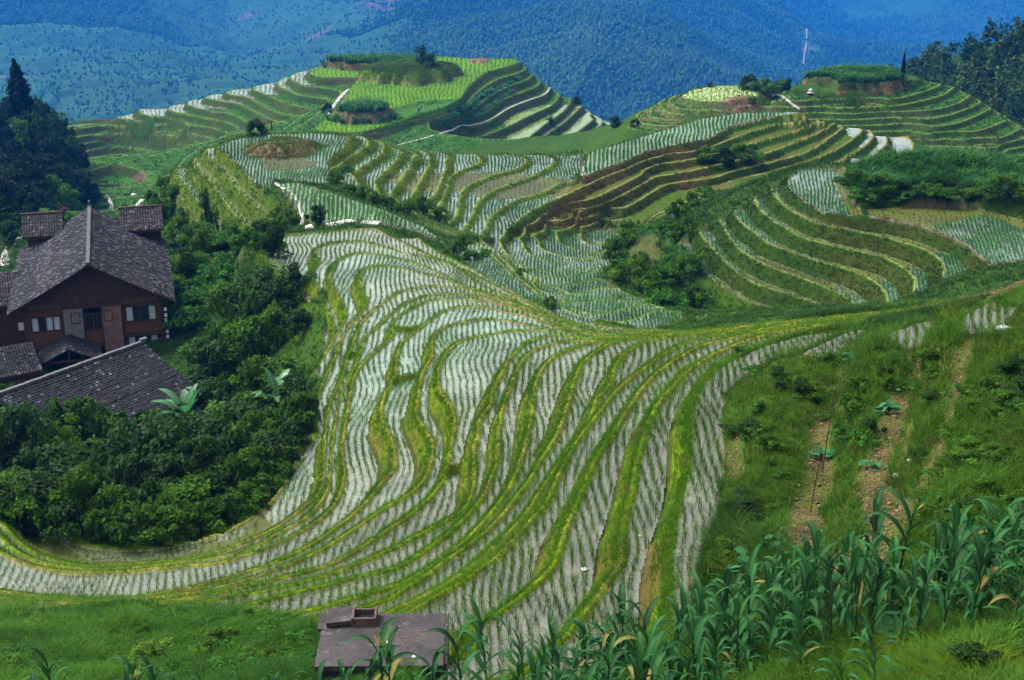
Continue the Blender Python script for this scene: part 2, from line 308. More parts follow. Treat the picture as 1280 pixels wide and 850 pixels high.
# ------------------------------------------------------------------ terraces cut into the relief
ls = np.concatenate([np.arange(LR0, math.log(88), .0016), np.arange(math.log(88), math.log(160), .0009), np.arange(math.log(160), math.log(212), .004),
                     np.arange(math.log(212), math.log(385), .0012), np.arange(math.log(385), math.log(600), .012)])
ts = np.arange(-.452, .4525, .00115)
def samp(A, lr, th):
    i = np.clip((lr - LR0) / DQ, 0, NR - 1.001); j = np.clip((th - TH0) / DQ, 0, NT - 1.001)
    i0 = i.astype(int); j0 = j.astype(int); fi = i - i0; fj = j - j0
    return (A[i0, j0] * (1 - fj) + A[i0, j0 + 1] * fj) * (1 - fi) + (A[i0 + 1, j0] * (1 - fj) + A[i0 + 1, j0 + 1] * fj) * fi
gi, gj = np.gradient(HS, DQ); rr0 = np.exp(LR0 + np.arange(NR) * DQ)[:, None]
GR = np.sqrt(gi ** 2 + gj ** 2) / rr0
for _ in range(2):
    p = np.pad(GR, 1, mode='edge'); GR = .4 * GR + .15 * (p[:-2, 1:-1] + p[2:, 1:-1] + p[1:-1, :-2] + p[1:-1, 2:])
LRg, THg = np.meshgrid(ls, ts, indexing='ij')
Hb = samp(HS, LRg, THg); Gg = np.maximum(samp(GR, LRg, THg), .02)
Rg = np.exp(LRg); X = Rg * np.sin(THg); Y = Rg * np.cos(THg); PX, PY = pix(X, Y, CZ - Hb)
n_fine = fbm(X, Y, .9, 3, 3); n_mid = fbm(X, Y, 5, 11, 3); n_big = fbm(X, Y, 16, 23, 2)
FG = [(-60,632),(0,644),(45,662),(110,684),(150,688),(200,686),(245,677),(280,668),(320,646),(345,621),(364,588),(371,566),(386,554),(393,545),(390,517),(398,487),(402,477),(394,464),(404,448),(408,358),(385,372),(372,358),(358,350),(338,340),(321,322),(314,311),(322,303),(345,296),(382,291),(415,287),(450,283),(490,282),(512,290),(550,316),(585,334),(655,373),(740,405),(862,416),(990,402),(1130,388),(1290,352),(1290,374),(1100,403),(1003,441),(935,468),(906,494),(901,540),(905,580),(899,632),(899,657),(884,690),(872,725),(865,790),(760,870),(560,880),(500,830),(440,800),(385,784),(300,770),(200,767),(100,760),(-60,757)]
VAL = [(600,300),(612,304),(640,290),(720,272),(775,288),(775,312),(748,345),(780,365),(828,384),(852,391),(862,416),(740,405),(655,373),(585,333),(562,308)]
SAD = [(278,178),(300,160),(735,184),(728,224),(720,243),(628,300),(600,300),(545,290),(470,246),(415,228),(400,236),(375,228),(345,224),(338,240),(300,212)]
GUL = [(190,240),(215,206),(262,180),(276,182),(352,258),(345,300),(268,302)]
BRO = [(722,224),(733,184),(880,143),(1000,136),(1065,141),(1095,158),(1140,163),(1190,185),(1075,205),(1000,210),(960,226),(900,244),(832,274),(740,286),(690,284),(628,300),(690,255)]
BOW = [(1076,203),(1000,207),(900,244),(862,262),(832,285),(890,354),(915,402),(1070,396),(1180,378),(1242,345),(1290,335),(1290,262),(1090,258),(1070,230)]
F1 = [(349,230),(375,229.5),(400,238.5),(440,250),(480,263),(530,284),(560,306),(520,288),(470,278),(440,280),(400,281),(374,267)]
B1 = [(728,221),(755,211),(782,201),(807,189),(832,184),(885,174),(915,157),(960,147),(1008,143),(1000,140),(930,141),(880,148),(820,166),(770,181),(736,191)]
TOPW = [(984,230),(987,222),(1000,213),(1030,209),(1058,207),(1052,240),(1082,270),(1060,269),(1027,264),(1005,251),(990,239)]
TOPR = [(1085,262),(1150,259),(1220,262),(1290,276),(1290,322),(1240,332),(1228,323),(1210,306),(1185,294),(1147,281),(1110,273),(1085,270)]
PLA = [(388,161),(415,167),(452,165),(477,159),(520,145),(555,135),(577,123),(585,109),(607,90),(640,81),(652,77),(640,73),(600,74),(556,71),(480,69),(420,79),(392,85),(386,88),(389,92),(400,97),(450,96),(441,106),(416,140),(396,157)]
DISC = [(851,121),(870,125.5),(900,127.5),(930,125.5),(949,121),(944,113),(920,107),(890,108),(863,113)]
REG = [ # name, polygon, Ymin, Ymax, levels, riser factor
 ('fg', FG, 12, 103, [N(n) for n in range(17, -3, -1)], .62),
 ('val', VAL, 72, 138, [29.4,30.0,30.6,31.2,31.8,32.4,33.0,33.6,34.2,34.8,35.4,36.0,36.5], .55),
 ('sad', SAD, 105, 168, [30.6,31.0,31.4,31.7,32.0,32.3,32.55,32.8,33.0,33.2,33.4,33.6], 2.6),
 ('gul', GUL, 100, 170, [30.6,32.1,33.6,35.1,36.6,38.6], 1.0),
 ('bro', BRO, 118, 200, [33,33.6,34.2,34.8,35.4,36.0,36.8,37.6,38.6], .7),
 ('bow', BOW, 88, 112, [27,27.9,28.8,29.7,30.6,31.5,32.5], .75),
 ('mnd', None, 205, 400, [57 + 1.5 * k for k in range(18)], .8),
 ('cor', None, 205, 255, [42.5 + .75 * k for k in range(12)], .8),
 ('dsc', None, 200, 262, [43,44.1,44.8,45.6,46.2,46.9], .8),
]
Hq = Hb.copy(); flat = np.zeros(Hb.shape, np.int8); lev = np.zeros(Hb.shape, np.int16) - 1; reg = np.zeros(Hb.shape, np.int8)
rise = np.zeros(Hb.shape, np.float32); rim = np.zeros(Hb.shape, np.float32); wide = np.zeros(Hb.shape, np.float32)
for ri, (nm, poly, y0, y1, lv, fac) in enumerate(REG, 1):
    m = (Y > y0) & (Y < y1)
    if nm == 'mnd': m &= (PX < 772) & (PX > -40)
    if nm == 'cor': m &= (PX > 965)
    if nm == 'dsc': m &= (PX > 768) & (PX <= 965)
    if poly: 
        q = np.where(m); mm = inpoly(PX[q], PY[q], poly); m[q] = mm
    lv = np.array(lv); q = np.where(m & (Hb <= lv[-1] + 1e-3) & (Hb > lv[0])); h = Hb[q]
    k = np.clip(np.searchsorted(lv, h), 1, len(lv) - 1)       # rim below the cell is lv[k], next rim up lv[k-1]
    up_, dn_ = lv[k - 1], lv[k]; g = Gg[q]; dH = dn_ - up_; band = dH / g
    wd = dH * fac * (.65 + .7 * n_mid[q]) + .12; du = (h - up_) / g; dd = (dn_ - h) / g
    wd = wd * (np.where(Y[q] > 55, .82, 1.05) if nm == 'fg' else .85 if nm in ('sad', 'val') else 1); wd = np.minimum(wd, (.5 if nm == 'fg' else .62) * band)
    bw = np.minimum(np.where(Y[q] > 55, .2, .22) if nm == 'fg' else .22 if Y[q].mean() < 180 else .32, .25 * band)
    s = smooth(1 - du / wd); b = np.exp(-((dd - bw * .4) / (bw * .55)) ** 2)
    Hq[q] = dn_ - dH * s - b * (.13 if nm in ('fg', 'bow', 'bro', 'sad') else .1) * np.minimum(1, dH / .5) * (.6 + .8 * n_fine[q]) - .10 * (n_fine[q] - .5) * (s > .02) * (1 - s) * 4 * np.minimum(1, dH)
    reg[q] = ri; rise[q] = s; rim[q] = b; wide[q] = wd
    fl = (du > wd * .98) & (dd > bw * .85); lev[q] = k + 40 * ri
    flat[q] = fl
top = {}
def fill(H, poly, code, y0, y1, rgn):
    q = np.where((Y > y0) & (Y < y1) & (PX > min(p[0] for p in poly) - 8) & (PX < max(p[0] for p in poly) + 8))
    px, py = pix(X[q], Y[q], CZ - H); m = inpoly(px, py, poly); q = (q[0][m], q[1][m])
    Hq[q] = H; flat[q] = 1; lev[q] = code; reg[q] = rgn; rise[q] = 0; rim[q] = 0
    top[code] = H
fill(29.7, F1, 1, 95, 130, 3); fill(33.0, B1, 2, 112, 185, 5); fill(26.98, TOPW, 3, 85, 115, 6); fill(26.9, TOPR, 4, 80, 112, 6); fill(57, PLA, 5, 255, 400, 7); fill(43, DISC, 6, 215, 255, 9)
for i, (H, poly) in enumerate(FILLS): fill(H, poly, 10 + i, 18, 60, 1)
P1 = [(272,185),(285,177),(312,171),(345,168),(400,167),(434,171),(434,178),(425,189),(408,202),(415,226),(400,234),(375,227),(345,224),(337,243),(320,229),(305,213),(286,194)]
q = (reg == 0) | (reg == 3); fill(30.6, P1, 7, 108, 160, 3)
# level of each flat
lvH = dict(top)
for ri, r_ in enumerate(REG, 1):
    for k, h in enumerate(r_[4]): lvH[k + 40 * ri] = h
# short dividing bunds inside a field
for H_, pts in ((N(6), [(490,480),(508,474),(528,471)]), (N(8), [(556,593),(575,588),(591,582)]), (N(11), [(708,555),(690,556),(676,570)]), (N(5), [(492,413),(510,414),(526,411)]), (N(3), [(440,446),(425,452),(412,462)]), (N(13), [(680,638),(692,638),(700,640)])):
    c_ = catmull(pts, 20); bx_, by_ = ground(c_[:, 0], c_[:, 1], H_)
    q = np.where((np.abs(X - bx_.mean()) < 4) & (np.abs(Y - by_.mean()) < 5)); d = np.min(np.hypot(X[q][:, None] - bx_, Y[q][:, None] - by_), 1); m = (d < .3) & (np.abs(Hq[q] - H_) < .3); q = (q[0][m], q[1][m]); w = smooth(1 - d[m] / .3)
    Hq[q] -= .2 * w; flat[q] = 0; rim[q] = w; rise[q] = .9
# mounds standing on the level ground
MOUNDS = [(515,98,57,9.8,9,3.7,.55,'grass'), (480,84,57,13,5,1.6,.85,'crop'), (452,148,57,6.8,5.5,1.9,.6,'crop'), (600,77,57,2.6,3,.7,.7,'soil'), (358,188,30.6,3.4,4.2,.85,.45,'soil'), (1062,104,42.3,9.4,6,1.3,.85,'crop'), (930,131,43.6,3.0,2.5,.6,.5,'soil')]
mtype = np.zeros(Hb.shape, np.int8)
for mi, (px, py, H, rx, ry, h, e, kd) in enumerate(MOUNDS, 1):
    cx, cy = ground(px, py, H); a = np.arctan2(Y - cy, X - cx)
    d = np.hypot((X - cx) / rx, (Y - cy) / ry) * (1 + .5 * (vnoise(a * 2 + 9, np.zeros_like(a), 1, mi) - .5) + .25 * (vnoise(a * 6 + 9, np.zeros_like(a), 1, mi + 9) - .5))
    k = d < 1; w = np.where(d < 1, (smooth((1 - d) / .16) * .28 + .72 * np.sqrt(np.clip(1 - d * d, 0, 1))) if kd == 'grass' else smooth((1 - d) / (1 - e)), 0)
    Hq = Hq - w * h * (1 + .15 * (n_fine - .5)); flat[k] = 0; mtype[k] = {'grass': 1, 'crop': 2, 'soil': 3}[kd]; rise[k] = 0; rim[k] = 0; lev[k] = -1
# uneven natural ground
wild = (reg == 0)
rs_ = wild & (Y < 62) & (X > 3)
def boxblur(a, n):
    for ax in (0, 1):
        c_ = np.cumsum(np.pad(a.astype(np.float32), [(n + 1, n) if k == ax else (0, 0) for k in (0, 1)], mode='edge'), ax); a = (np.take(c_, np.arange(2 * n + 1, c_.shape[ax]), ax) - np.take(c_, np.arange(0, c_.shape[ax] - 2 * n - 1), ax)) / (2 * n + 1)
    return a
rs_ = rs_ * np.clip(1 - 6 * boxblur(boxblur(flat > 0, 26), 16), 0, 1); Hq = Hq + rs_ * ((fbm(X, Y, 2.6, 61, 2) - .5) * .8 + .22 + (vnoise(X, Y, .9, 63) - .5) * .2); wild = wild * np.where((Y < 62) & (X > 3), np.clip(1 - 6 * boxblur(boxblur(flat > 0, 20), 12), 0, 1), 1); Hq = Hq + wild * ((n_fine - .5) * .28 + (n_mid - .5) * .9 * np.clip((Y - 10) / 20, .3, 1.5)) 
wild = (reg == 0)
ZQ = CZ - Hq
for _ in range(1): pass
def zat(x, y):
    lr = np.log(np.hypot(x, y)); th = np.arctan2(x, y)
    i = np.clip(np.interp(lr, ls, np.arange(len(ls))), 0, len(ls) - 1.001); j = np.clip((th - ts[0]) / (ts[1] - ts[0]), 0, len(ts) - 1.001)
    i0 = i.astype(int) if hasattr(i, 'astype') else int(i); j0 = j.astype(int) if hasattr(j, 'astype') else int(j); fi = i - i0; fj = j - j0
    return (ZQ[i0, j0] * (1 - fj) + ZQ[i0, j0 + 1] * fj) * (1 - fi) + (ZQ[i0 + 1, j0] * (1 - fj) + ZQ[i0 + 1, j0 + 1] * fj) * fi
def on_ground(px, py, near=True):
    """first (or last) place where the survey pixel's line of sight meets the ground"""
    for py in np.arange(py, py + 60, 3.):
        dx = (px - 640) / F; dy = -(py - 425) / F; fy = CP + dy * SP; fz = -SP + dy * CP
        t = np.exp(np.linspace(math.log(9), math.log(560), 5000)); x, y, z = dx * t, fy * t, CZ + fz * t; g_ = zat(x, y); k = np.where(z <= g_)[0]
        if len(k): k = k[0]; return Vector((float(x[k]), float(y[k]), float(g_[k])))
print('terraces', time.time() - T0)

# ------------------------------------------------------------------ ground colours, plus shade painted along the riser feet
def c3(*c): return np.array(c, np.float32)
nv = Hb.shape; colr = np.zeros(nv + (3,), np.float32)
def lay(mask, c, w=1.0):
    w = (np.asarray(w, np.float32) * mask)[..., None]
    colr[:] = colr * (1 - w) + c * w
sp = smooth((n_fine - .35) / .3); sm = smooth((n_mid - .35) / .3); sb = smooth((n_big - .35) / .3)
G_Y, G_M, G_D = c3(.12, .185, .004), c3(.050, .115, .006), c3(.016, .050, .006)
BRN, STR, SOIL, CLAY = c3(.115, .078, .022), c3(.22, .155, .045), c3(.15, .080, .045), c3(.145, .09, .032)
lay(np.ones(nv), G_M); lay(np.ones(nv), G_Y, .45 * sm); lay(np.ones(nv), G_D, .55 * sb)
fgm = reg == 1
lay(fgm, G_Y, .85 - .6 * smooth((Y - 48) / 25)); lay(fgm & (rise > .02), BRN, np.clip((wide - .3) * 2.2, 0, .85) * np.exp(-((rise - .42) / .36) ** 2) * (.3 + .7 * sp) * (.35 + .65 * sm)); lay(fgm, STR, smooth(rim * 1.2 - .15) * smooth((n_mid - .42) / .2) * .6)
lay(fgm & (rise > .85), G_Y, .3); lay(fgm & (rise > .04), c3(.070, .075, .012), .3 * (.4 + .6 * sm)); lay(fgm & (rise > .005) & (rise < .22), c3(.030, .026, .012), .75); lay(fgm & ((rise > .02) | (rim > .2)), G_D, .45 * smooth((vnoise(X, Y, .6, 77) - .5) / .25))  # dark strip at each riser foot is shade painted into the colour
for rg, cg, cb, wb in ((2, G_M, BRN, .25), (3, c3(.06, .105, .012), c3(.085, .07, .022), .55), (4, c3(.06, .115, .012), BRN, .2), (5, c3(.014, .044, .005), c3(.10, .062, .026), .9), (6, c3(.010, .034, .004), c3(.05, .04, .012), .4), (7, c3(.012, .040, .006), c3(.06, .042, .018), .45), (8, c3(.010, .038, .006), c3(.06, .038, .022), .45), (9, c3(.035, .085, .014), c3(.13, .085, .055), .7)):
    m = reg == rg; lay(m, cg, .8); lay(m & (rise > .03) & ((PX < 885) if rg == 5 else True), cb, wb * (.3 + .7 * sm) * (rise < .9)); lay(m, c3(.15, .20, .05) if rg != 5 else c3(.25, .22, .08), smooth(rim * 1.3) * (.75 if rg in (5, 6, 7, 8, 9) else .5))
    lay(m & (rise > .9) & (rg == 3), c3(.09, .17, .012), .7)
MUD = c3(.24, .2, .15); lay(flat > 0, MUD)
lay(mtype == 1, c3(.115, .19, .008), .9); lay(mtype == 2, c3(.05, .08, .02)); lay(mtype == 3, c3(.19, .11, .08), .9); lay(mtype == 3, G_M, .6 * sp * sm)
dm = np.gradient(Hq, axis=0); 
gz = np.hypot(np.gradient(Hq, axis=0) / (np.gradient(Rg, axis=0)), np.gradient(Hq, axis=1) / (Rg * .00115))
lay((mtype > 1), c3(.13, .085, .045), smooth((gz - .55) / .4) * .75)
lay(mtype == 1, c3(.17, .115, .05), smooth((CZ - 57 + 1.15 - ZQ) / .4) * (.4 + .6 * sp))
# wild slopes, patches with shapes of their own
OCH = c3(.24, .14, .025)
SPOTS = [([(1000,650),(1012,600),(1022,572),(1024,600),(1012,655)], OCH, 15, 45), ([(1134,520),(1144,505),(1140,540),(1126,572)], OCH, 15, 45), ([(1140,455),(1160,432),(1150,465)], OCH, 15, 45), ([(1060,720),(1075,690),(1100,660),(1135,600),(1150,610),(1120,680),(1090,730)], SOIL, 15, 45), ([(1022,500),(1040,505),(1046,560),(1034,610),(1028,690),(975,700),(985,620),(1008,560)], SOIL, 15, 45), ([(1117,468),(1140,468),(1134,507),(1119,555),(1109,580),(1128,600),(1105,665),(1075,655),(1078,580),(1100,507)], SOIL, 15, 45),
 ([(1176,520),(1192,430),(1215,425),(1203,470),(1188,520)], SOIL, 15, 45), ([(1150,600),(1160,560),(1180,520),(1190,530),(1165,590)], CLAY, 15, 45), ([(1030,690),(1100,650),(1110,690),(1060,740)], SOIL, 15, 45), ([(915,690),(935,660),(940,690),(925,715)], SOIL, 15, 45),
 ([(1180,385),(1215,365),(1290,342),(1290,356),(1230,372)], c3(.12, .075, .05), 20, 60), ([(780,312),(800,297),(822,293),(828,325),(812,332),(790,330)], c3(.20, .12, .06), 80, 120), ([(895,560),(925,545),(930,590),(915,600)], CLAY, 15, 45), ([(720,690),(775,650),(800,610),(845,720),(780,770)], c3(.085, .06, .018), 15, 45),
 ([(240,330),(300,310),(310,325),(250,345)], c3(.12, .09, .05), 80, 130), ([(280,390),(320,370),(330,430),(295,440)], c3(.13, .09, .045), 60, 120), ([(145,216),(190,216),(200,232),(150,232)], c3(.10, .065, .05), 250, 400), ([(410,92),(450,92),(450,100),(410,100)], c3(.06, .05, .03), 255, 400)]
bare_ = np.zeros(nv, bool)
for poly, c, y0, y1 in SPOTS:
    q = (Y > y0) & (Y < y1) & (PX > min(p[0] for p in poly) - 9) & (PX < max(p[0] for p in poly) + 9); ii = np.where(q)
    m = np.zeros(nv, bool); m[ii] = inpoly(PX[ii] + (n_fine[ii] - .5) * 18, PY[ii] + (n_mid[ii] - .5) * 18, poly)
    bare_ |= m; bare_ &= ~(m & (PX < 860) & (Y < 45)); lay(m & (flat == 0), c, (.92 if c is not CLAY else .8) * (.6 + .4 * sp))
lay(wild & (Y < 60) & (X > 3), c3(.025, .058, .006), .7); lay(wild & (Y < 60) & (X > 3), c3(.12, .09, .04), .5 * smooth((n_mid - .52) / .12) * sp)
lay(wild & (Y > 60), c3(.018, .046, .008), .75)

# the same hillside carried on to both sides of the surveyed strip
for sg, jc in ((-1, 3), (1, nv[1] - 4)):
    st_ = np.arange(0, nv[0], 5); tt_ = np.concatenate([[abs(ts[jc])], np.linspace(.46, 1.05, 60)]); Rs = Rg[st_, 0][:, None]; Tm = sg * tt_[None]
    xs_, ys_ = Rs * np.sin(Tm), Rs * np.cos(Tm); ed = ZQ[st_, jc][:, None]; aw = smooth((tt_ - tt_[0]) / .2)[None]
    kk = np.ones(25) / 25; es = np.convolve(np.pad(ed[:, 0], 12, mode='edge'), kk, 'valid')[:, None]
    zs_ = ed * (1 - aw) + es * aw + aw * ((fbm(xs_, ys_, 14, 81, 3) - .5) * 5 + (fbm(xs_, ys_, 3, 83, 2) - .5) * .8) + (sg > 0) * aw * np.clip(tt_ - .45, 0, 1)[None] * Rs * .12
    zs_[:, 0] -= .05; g2 = smooth((fbm(xs_, ys_, 6, 85, 3) - .35) / .3)[..., None]; cs_ = c3(.012, .035, .005) * (1 - g2) + c3(.028, .068, .006) * g2
    a_, b_ = xs_.shape; i_ = np.arange(a_ * b_).reshape(a_, b_); f_ = np.stack([i_[:-1, :-1], i_[:-1, 1:], i_[1:, 1:], i_[1:, :-1]], -1).reshape(-1, 4)
    SIDE = globals().get('SIDE', []); SIDE.append((np.stack([xs_, ys_, zs_], -1).reshape(-1, 3), f_ if sg > 0 else f_[:, ::-1], cs_.reshape(-1, 3)))
# ------------------------------------------------------------------ what stands in each level field: 1 flooded, 2 dense green rice, 3 wet weeds, 4 dry
typ = np.where(flat > 0, 1, 0).astype(np.int8)
def settype(rg, poly, t, y0, y1, cond=None):
    q = (flat > 0) & (Y > y0) & (Y < y1)
    if rg: q &= reg == rg
    ii = np.where(q); m = inpoly(PX[ii] + (n_fine[ii] - .5) * 10, PY[ii], poly) if poly else np.ones(len(ii[0]), bool)
    typ[ii[0][m], ii[1][m]] = t
settype(6, None, 3, 85, 115); settype(6, [(830,240),(960,200),(1040,200),(1062,270),(985,264),(975,300),(950,302),(920,350),(850,330)], 1, 85, 115)
settype(6, [(1040,345),(1060,395),(1290,395),(1290,290),(1225,262),(1165,285),(1190,310),(1165,318),(1150,330),(1130,335),(1110,345),(1095,350),(1070,370)], 1, 85, 115)
settype(6, [(1060,390),(1058,376),(1070,362),(1105,400)], 1, 85, 115)
settype(6, [(1052,235),(1290,235),(1290,290),(1225,262),(1165,285),(1150,283),(1080,275)], 3, 85, 115)
settype(5, None, 4, 100, 205); settype(5, B1, 2, 100, 205); settype(5, [(1050,140),(1200,140),(1200,195),(1090,195),(1060,165)], 1, 140, 205)
settype(7, None, 4, 200, 400); settype(7, [(60,120),(400,80),(400,100),(330,118),(300,128),(230,138),(170,145),(60,158)], 1, 250, 400); settype(7, PLA, 5, 250, 400); settype(7, [(630,130),(800,130),(800,200),(640,200)], 2, 250, 400)
settype(8, None, 4, 200, 255); settype(9, None, 4, 200, 262); settype(9, DISC, 5, 200, 255)
settype(3, F1, 2, 95, 130); settype(3, [(325,200),(350,192),(395,205),(400,213),(370,216),(330,214)], 3, 100, 160); settype(3, [(480,215),(640,215),(720,225),(720,245),(600,250),(590,240),(500,240)], 3, 100, 160)
settype(1, [(-40,640),(30,655),(110,692),(200,694),(300,665),(330,640),(345,650),(300,690),(200,700),(110,706),(85,700),(20,670)], 3, 20, 80)
for i in range(len(FILLS)): pass
lay(typ == 5, c3(.085, .185, .012)); lay((typ == 5) & (reg == 7), c3(.06, .14, .012), .6 * sm); lay((typ == 5) & (reg == 9), c3(.30, .36, .16), .8)
lay((gz > 1.0) & (Y > 60) & (reg > 1) & (rise < .02) & (mtype == 0), c3(.06, .055, .02), .8)
lay((typ == 4) & (reg >= 7), c3(.034, .10, .012)); lay((typ == 4) & (reg == 5), c3(.045, .078, .010)); lay((typ == 4) & (reg == 5), c3(.10, .08, .02), .55 * sm)
ny, nx = nv; V = np.stack([X, Y, ZQ], -1).reshape(-1, 3)
idx = np.arange(ny * nx).reshape(ny, nx)
quads = np.stack([idx[:-1, :-1], idx[:-1, 1:], idx[1:, 1:], idx[1:, :-1]], -1).reshape(-1, 4)
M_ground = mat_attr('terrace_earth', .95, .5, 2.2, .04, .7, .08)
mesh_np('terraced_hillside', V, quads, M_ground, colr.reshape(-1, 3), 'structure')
for v_, f_, c_ in SIDE: mesh_np('grassy_hillside', v_, f_, M_ground, c_, 'structure')

wet = (typ >= 1) & (typ <= 3)
# water sheets: one level sheet per flooded field, reaching a little under its banks
wd_ = wet.copy()
for a in (0, 1):
    wd_ |= np.roll(wd_, 1, a) | np.roll(wd_, -1, a)
zw = np.full(nv, -1.0)
for c_, h in lvH.items(): zw[lev == c_] = CZ - h + .035
for rg, weedy in [(a, b) for a in sorted(set(reg[wet])) for b in (False, True)]:
    m = wd_ & (reg == rg) & (lev >= 0)
    q4 = m[:-1, :-1] & m[:-1, 1:] & m[1:, 1:] & m[1:, :-1]
    same = (lev[:-1, :-1] == lev[1:, 1:]) & (lev[:-1, 1:] == lev[1:, :-1]) & (lev[:-1, :-1] == lev[:-1, 1:])
    ii = np.where(q4 & same & ((typ[:-1, :-1] == 3) == weedy))
    if len(ii[0]) == 0: continue
    f = np.stack([idx[ii], idx[ii[0], ii[1] + 1], idx[ii[0] + 1, ii[1] + 1], idx[ii[0] + 1, ii[1]]], -1)
    u, inv = np.unique(f.ravel(), return_inverse=True)
    wv = np.stack([X.ravel()[u], Y.ravel()[u], zw.ravel()[u]], -1)
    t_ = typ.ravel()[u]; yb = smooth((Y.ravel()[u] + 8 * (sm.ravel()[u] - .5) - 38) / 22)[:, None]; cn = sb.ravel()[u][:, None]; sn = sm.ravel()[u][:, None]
    col = np.where((t_ == 3)[:, None], c3(.05, .060, .006) * (.8 + .5 * sn), np.where((t_ == 2)[:, None], c3(.14, .24, .03) if rg == 7 else c3(.10, .19, .06), (c3(.13, .175, .14) if rg in (2, 3, 6) else (c3(.185, .255, .18) * (1 - cn) + c3(.17, .195, .12) * cn) * yb + c3(.095, .098, .052) * (1 - yb))))  # paler with distance: grazing sky reflection painted into the water colour
    if 'WM' not in globals():
        m_, nt, b = new_mat('paddy_water_surface'); a = nd(nt, 'Attribute', attribute_name='Col'); f1 = noise(nt, 5., 5, .7); f2 = noise(nt, .35, 3, .5)
        c = mixc(nt, 1., a.outputs['Color'], ramp(nt, f1, .3, .7, (.55,) * 3, (1.3,) * 3), 'MULTIPLY'); c = mixc(nt, 1., c, ramp(nt, noise(nt, .7, 4, .65), .35, .6, (.6,) * 3, (1.15,) * 3), 'MULTIPLY')
        nt.links.new(c, b.inputs['Base Color']); b.inputs['IOR'].default_value = 2.2; b.inputs['Specular IOR Level'].default_value = .5
        nt.links.new(ramp(nt, f2, .35, .65, (.06,) * 3, (.22,) * 3), b.inputs['Roughness']); bump(nt, b, noise(nt, 9., 3, .6), .12, .02); WM = m_
    if 'WW' not in globals(): WW = mat_attr('weedy_shallow_water', .55, .4, 4., .3, .3, .03)
    mesh_np('paddy_water', wv, inv.reshape(-1, 4), WW if weedy else WM, col, 'structure', smooth_=False)
print('ground built', time.time() - T0, len(V))
# ------------------------------------------------------------------ far mountains
MD = .004; MT = np.arange(-.66, .6601, MD); ML0 = math.log(560); ML = np.arange(ML0, math.log(3300), MD)
MA = np.zeros((len(ML), len(MT))); MC = np.zeros_like(MA)
def mline(*pts):
    c = catmull([p[:3] for p in pts], 60)
    dep = PITCH + np.arctan((c[:, 1] - 425) / F); r = c[:, 2]
    th = np.arctan((c[:, 0] - 640) / F / (CP - (c[:, 1] - 425) / F * SP)); H = r * np.tan(dep)
    j = np.round((th - MT[0]) / MD).astype(int); i = np.round((np.log(r) - ML0) / MD).astype(int); k = (i >= 0) & (i < len(ML)) & (j >= 0) & (j < len(MT))
    np.add.at(MA, (i[k], j[k]), H[k]); np.add.at(MC, (i[k], j[k]), 1)
mline((690,-60,1750),(760,-10,1500),(830,25,1330),(880,60,1200),(905,95,1100),(925,135,1020)); mline((860,-40,1950),(905,10,1680),(935,60,1480),(955,105,1320))
mline((880,-60,2150),(955,5,1900),(990,45,1700),(1012,92,1500)); mline((1000,-40,2450),(1018,40,2180),(1035,100,1950)); mline((1060,-60,2700),(1110,-5,2450),(1190,40,2200),(1250,75,2050),(1330,120,1900))
mline((330,160,900),(300,90,1150),(290,30,1500),(270,-40,1900)); mline((-100,150,880),(20,70,1120),(90,0,1400),(130,-60,1700)); mline((480,120,980),(520,40,1230),(560,-20,1480),(600,-80,1800)); mline((600,130,960),(640,65,1180),(680,5,1420)); mline((720,110,950),(760,55,1100),(790,20,1250))
MA[0] = 168; MC[0] = 1; MA[-1] = -60; MC[-1] = 1; MA[int((math.log(760) - ML0) / MD)] = 228; MC[int((math.log(760) - ML0) / MD)] = 1
z = None
for f in (16, 8, 4, 2, 1):
    A = pool(MA, f); Cn = pool(MC, f); fix = Cn > 0; val = np.where(fix, A / np.maximum(Cn, 1), 0)
    z = np.full(A.shape, 60.) if z is None else up(z, A.shape)
    for it in range(400 if f > 2 else 250):
        z = np.where(fix, val, z); p = np.pad(z, 1, mode='edge'); z = .25 * (p[:-2, 1:-1] + p[2:, 1:-1] + p[1:-1, :-2] + p[1:-1, 2:])
MH = z
ml2, mt2 = np.meshgrid(np.linspace(ML[0], ML[-1], 620), np.linspace(-.62, .62, 620), indexing='ij')
i = np.clip((ml2 - ML0) / MD, 0, len(ML) - 1.001); j = np.clip((mt2 - MT[0]) / MD, 0, len(MT) - 1.001); i0 = i.astype(int); j0 = j.astype(int); fi = i - i0; fj = j - j0
mh = (MH[i0, j0] * (1 - fj) + MH[i0, j0 + 1] * fj) * (1 - fi) + (MH[i0 + 1, j0] * (1 - fj) + MH[i0 + 1, j0 + 1] * fj) * fi
mr = np.exp(ml2); mx, my = mr * np.sin(mt2), mr * np.cos(mt2); edge = smooth((mr - 600) / 200)
mh = mh - edge * ((fbm(mx, my, 260, 5, 4) - .5) * 90 + (fbm(mx, my, 60, 8, 3) - .5) * 22)
mpx, mpy = pix(mx, my, CZ - mh)
fieldm = smooth((fbm(mx, my, 230, 31, 3) - .47) / .06) * smooth((560 - mpx) / 120) + smooth((fbm(mx, my, 200, 37, 3) - .52) / .05) * smooth((mpx - 960) / 60)
fieldm = np.clip(fieldm, 0, 1)
stp = 3.2; q_ = mh / stp; mh = mh * (1 - fieldm) + fieldm * (np.floor(q_) + smooth((q_ % 1 - .55) / .4)) * stp   # far terraces
mc = c3(.022, .055, .018) + fieldm[..., None] * (c3(.026, .075, .026) - c3(.022, .055, .018)) * np.clip(.1 + 1.5 * vnoise(mx, my * 2.2, 80, 41) * (.75 + .5 * vnoise(mx, my * 5, 18, 43)), 0, 1.7)[..., None]
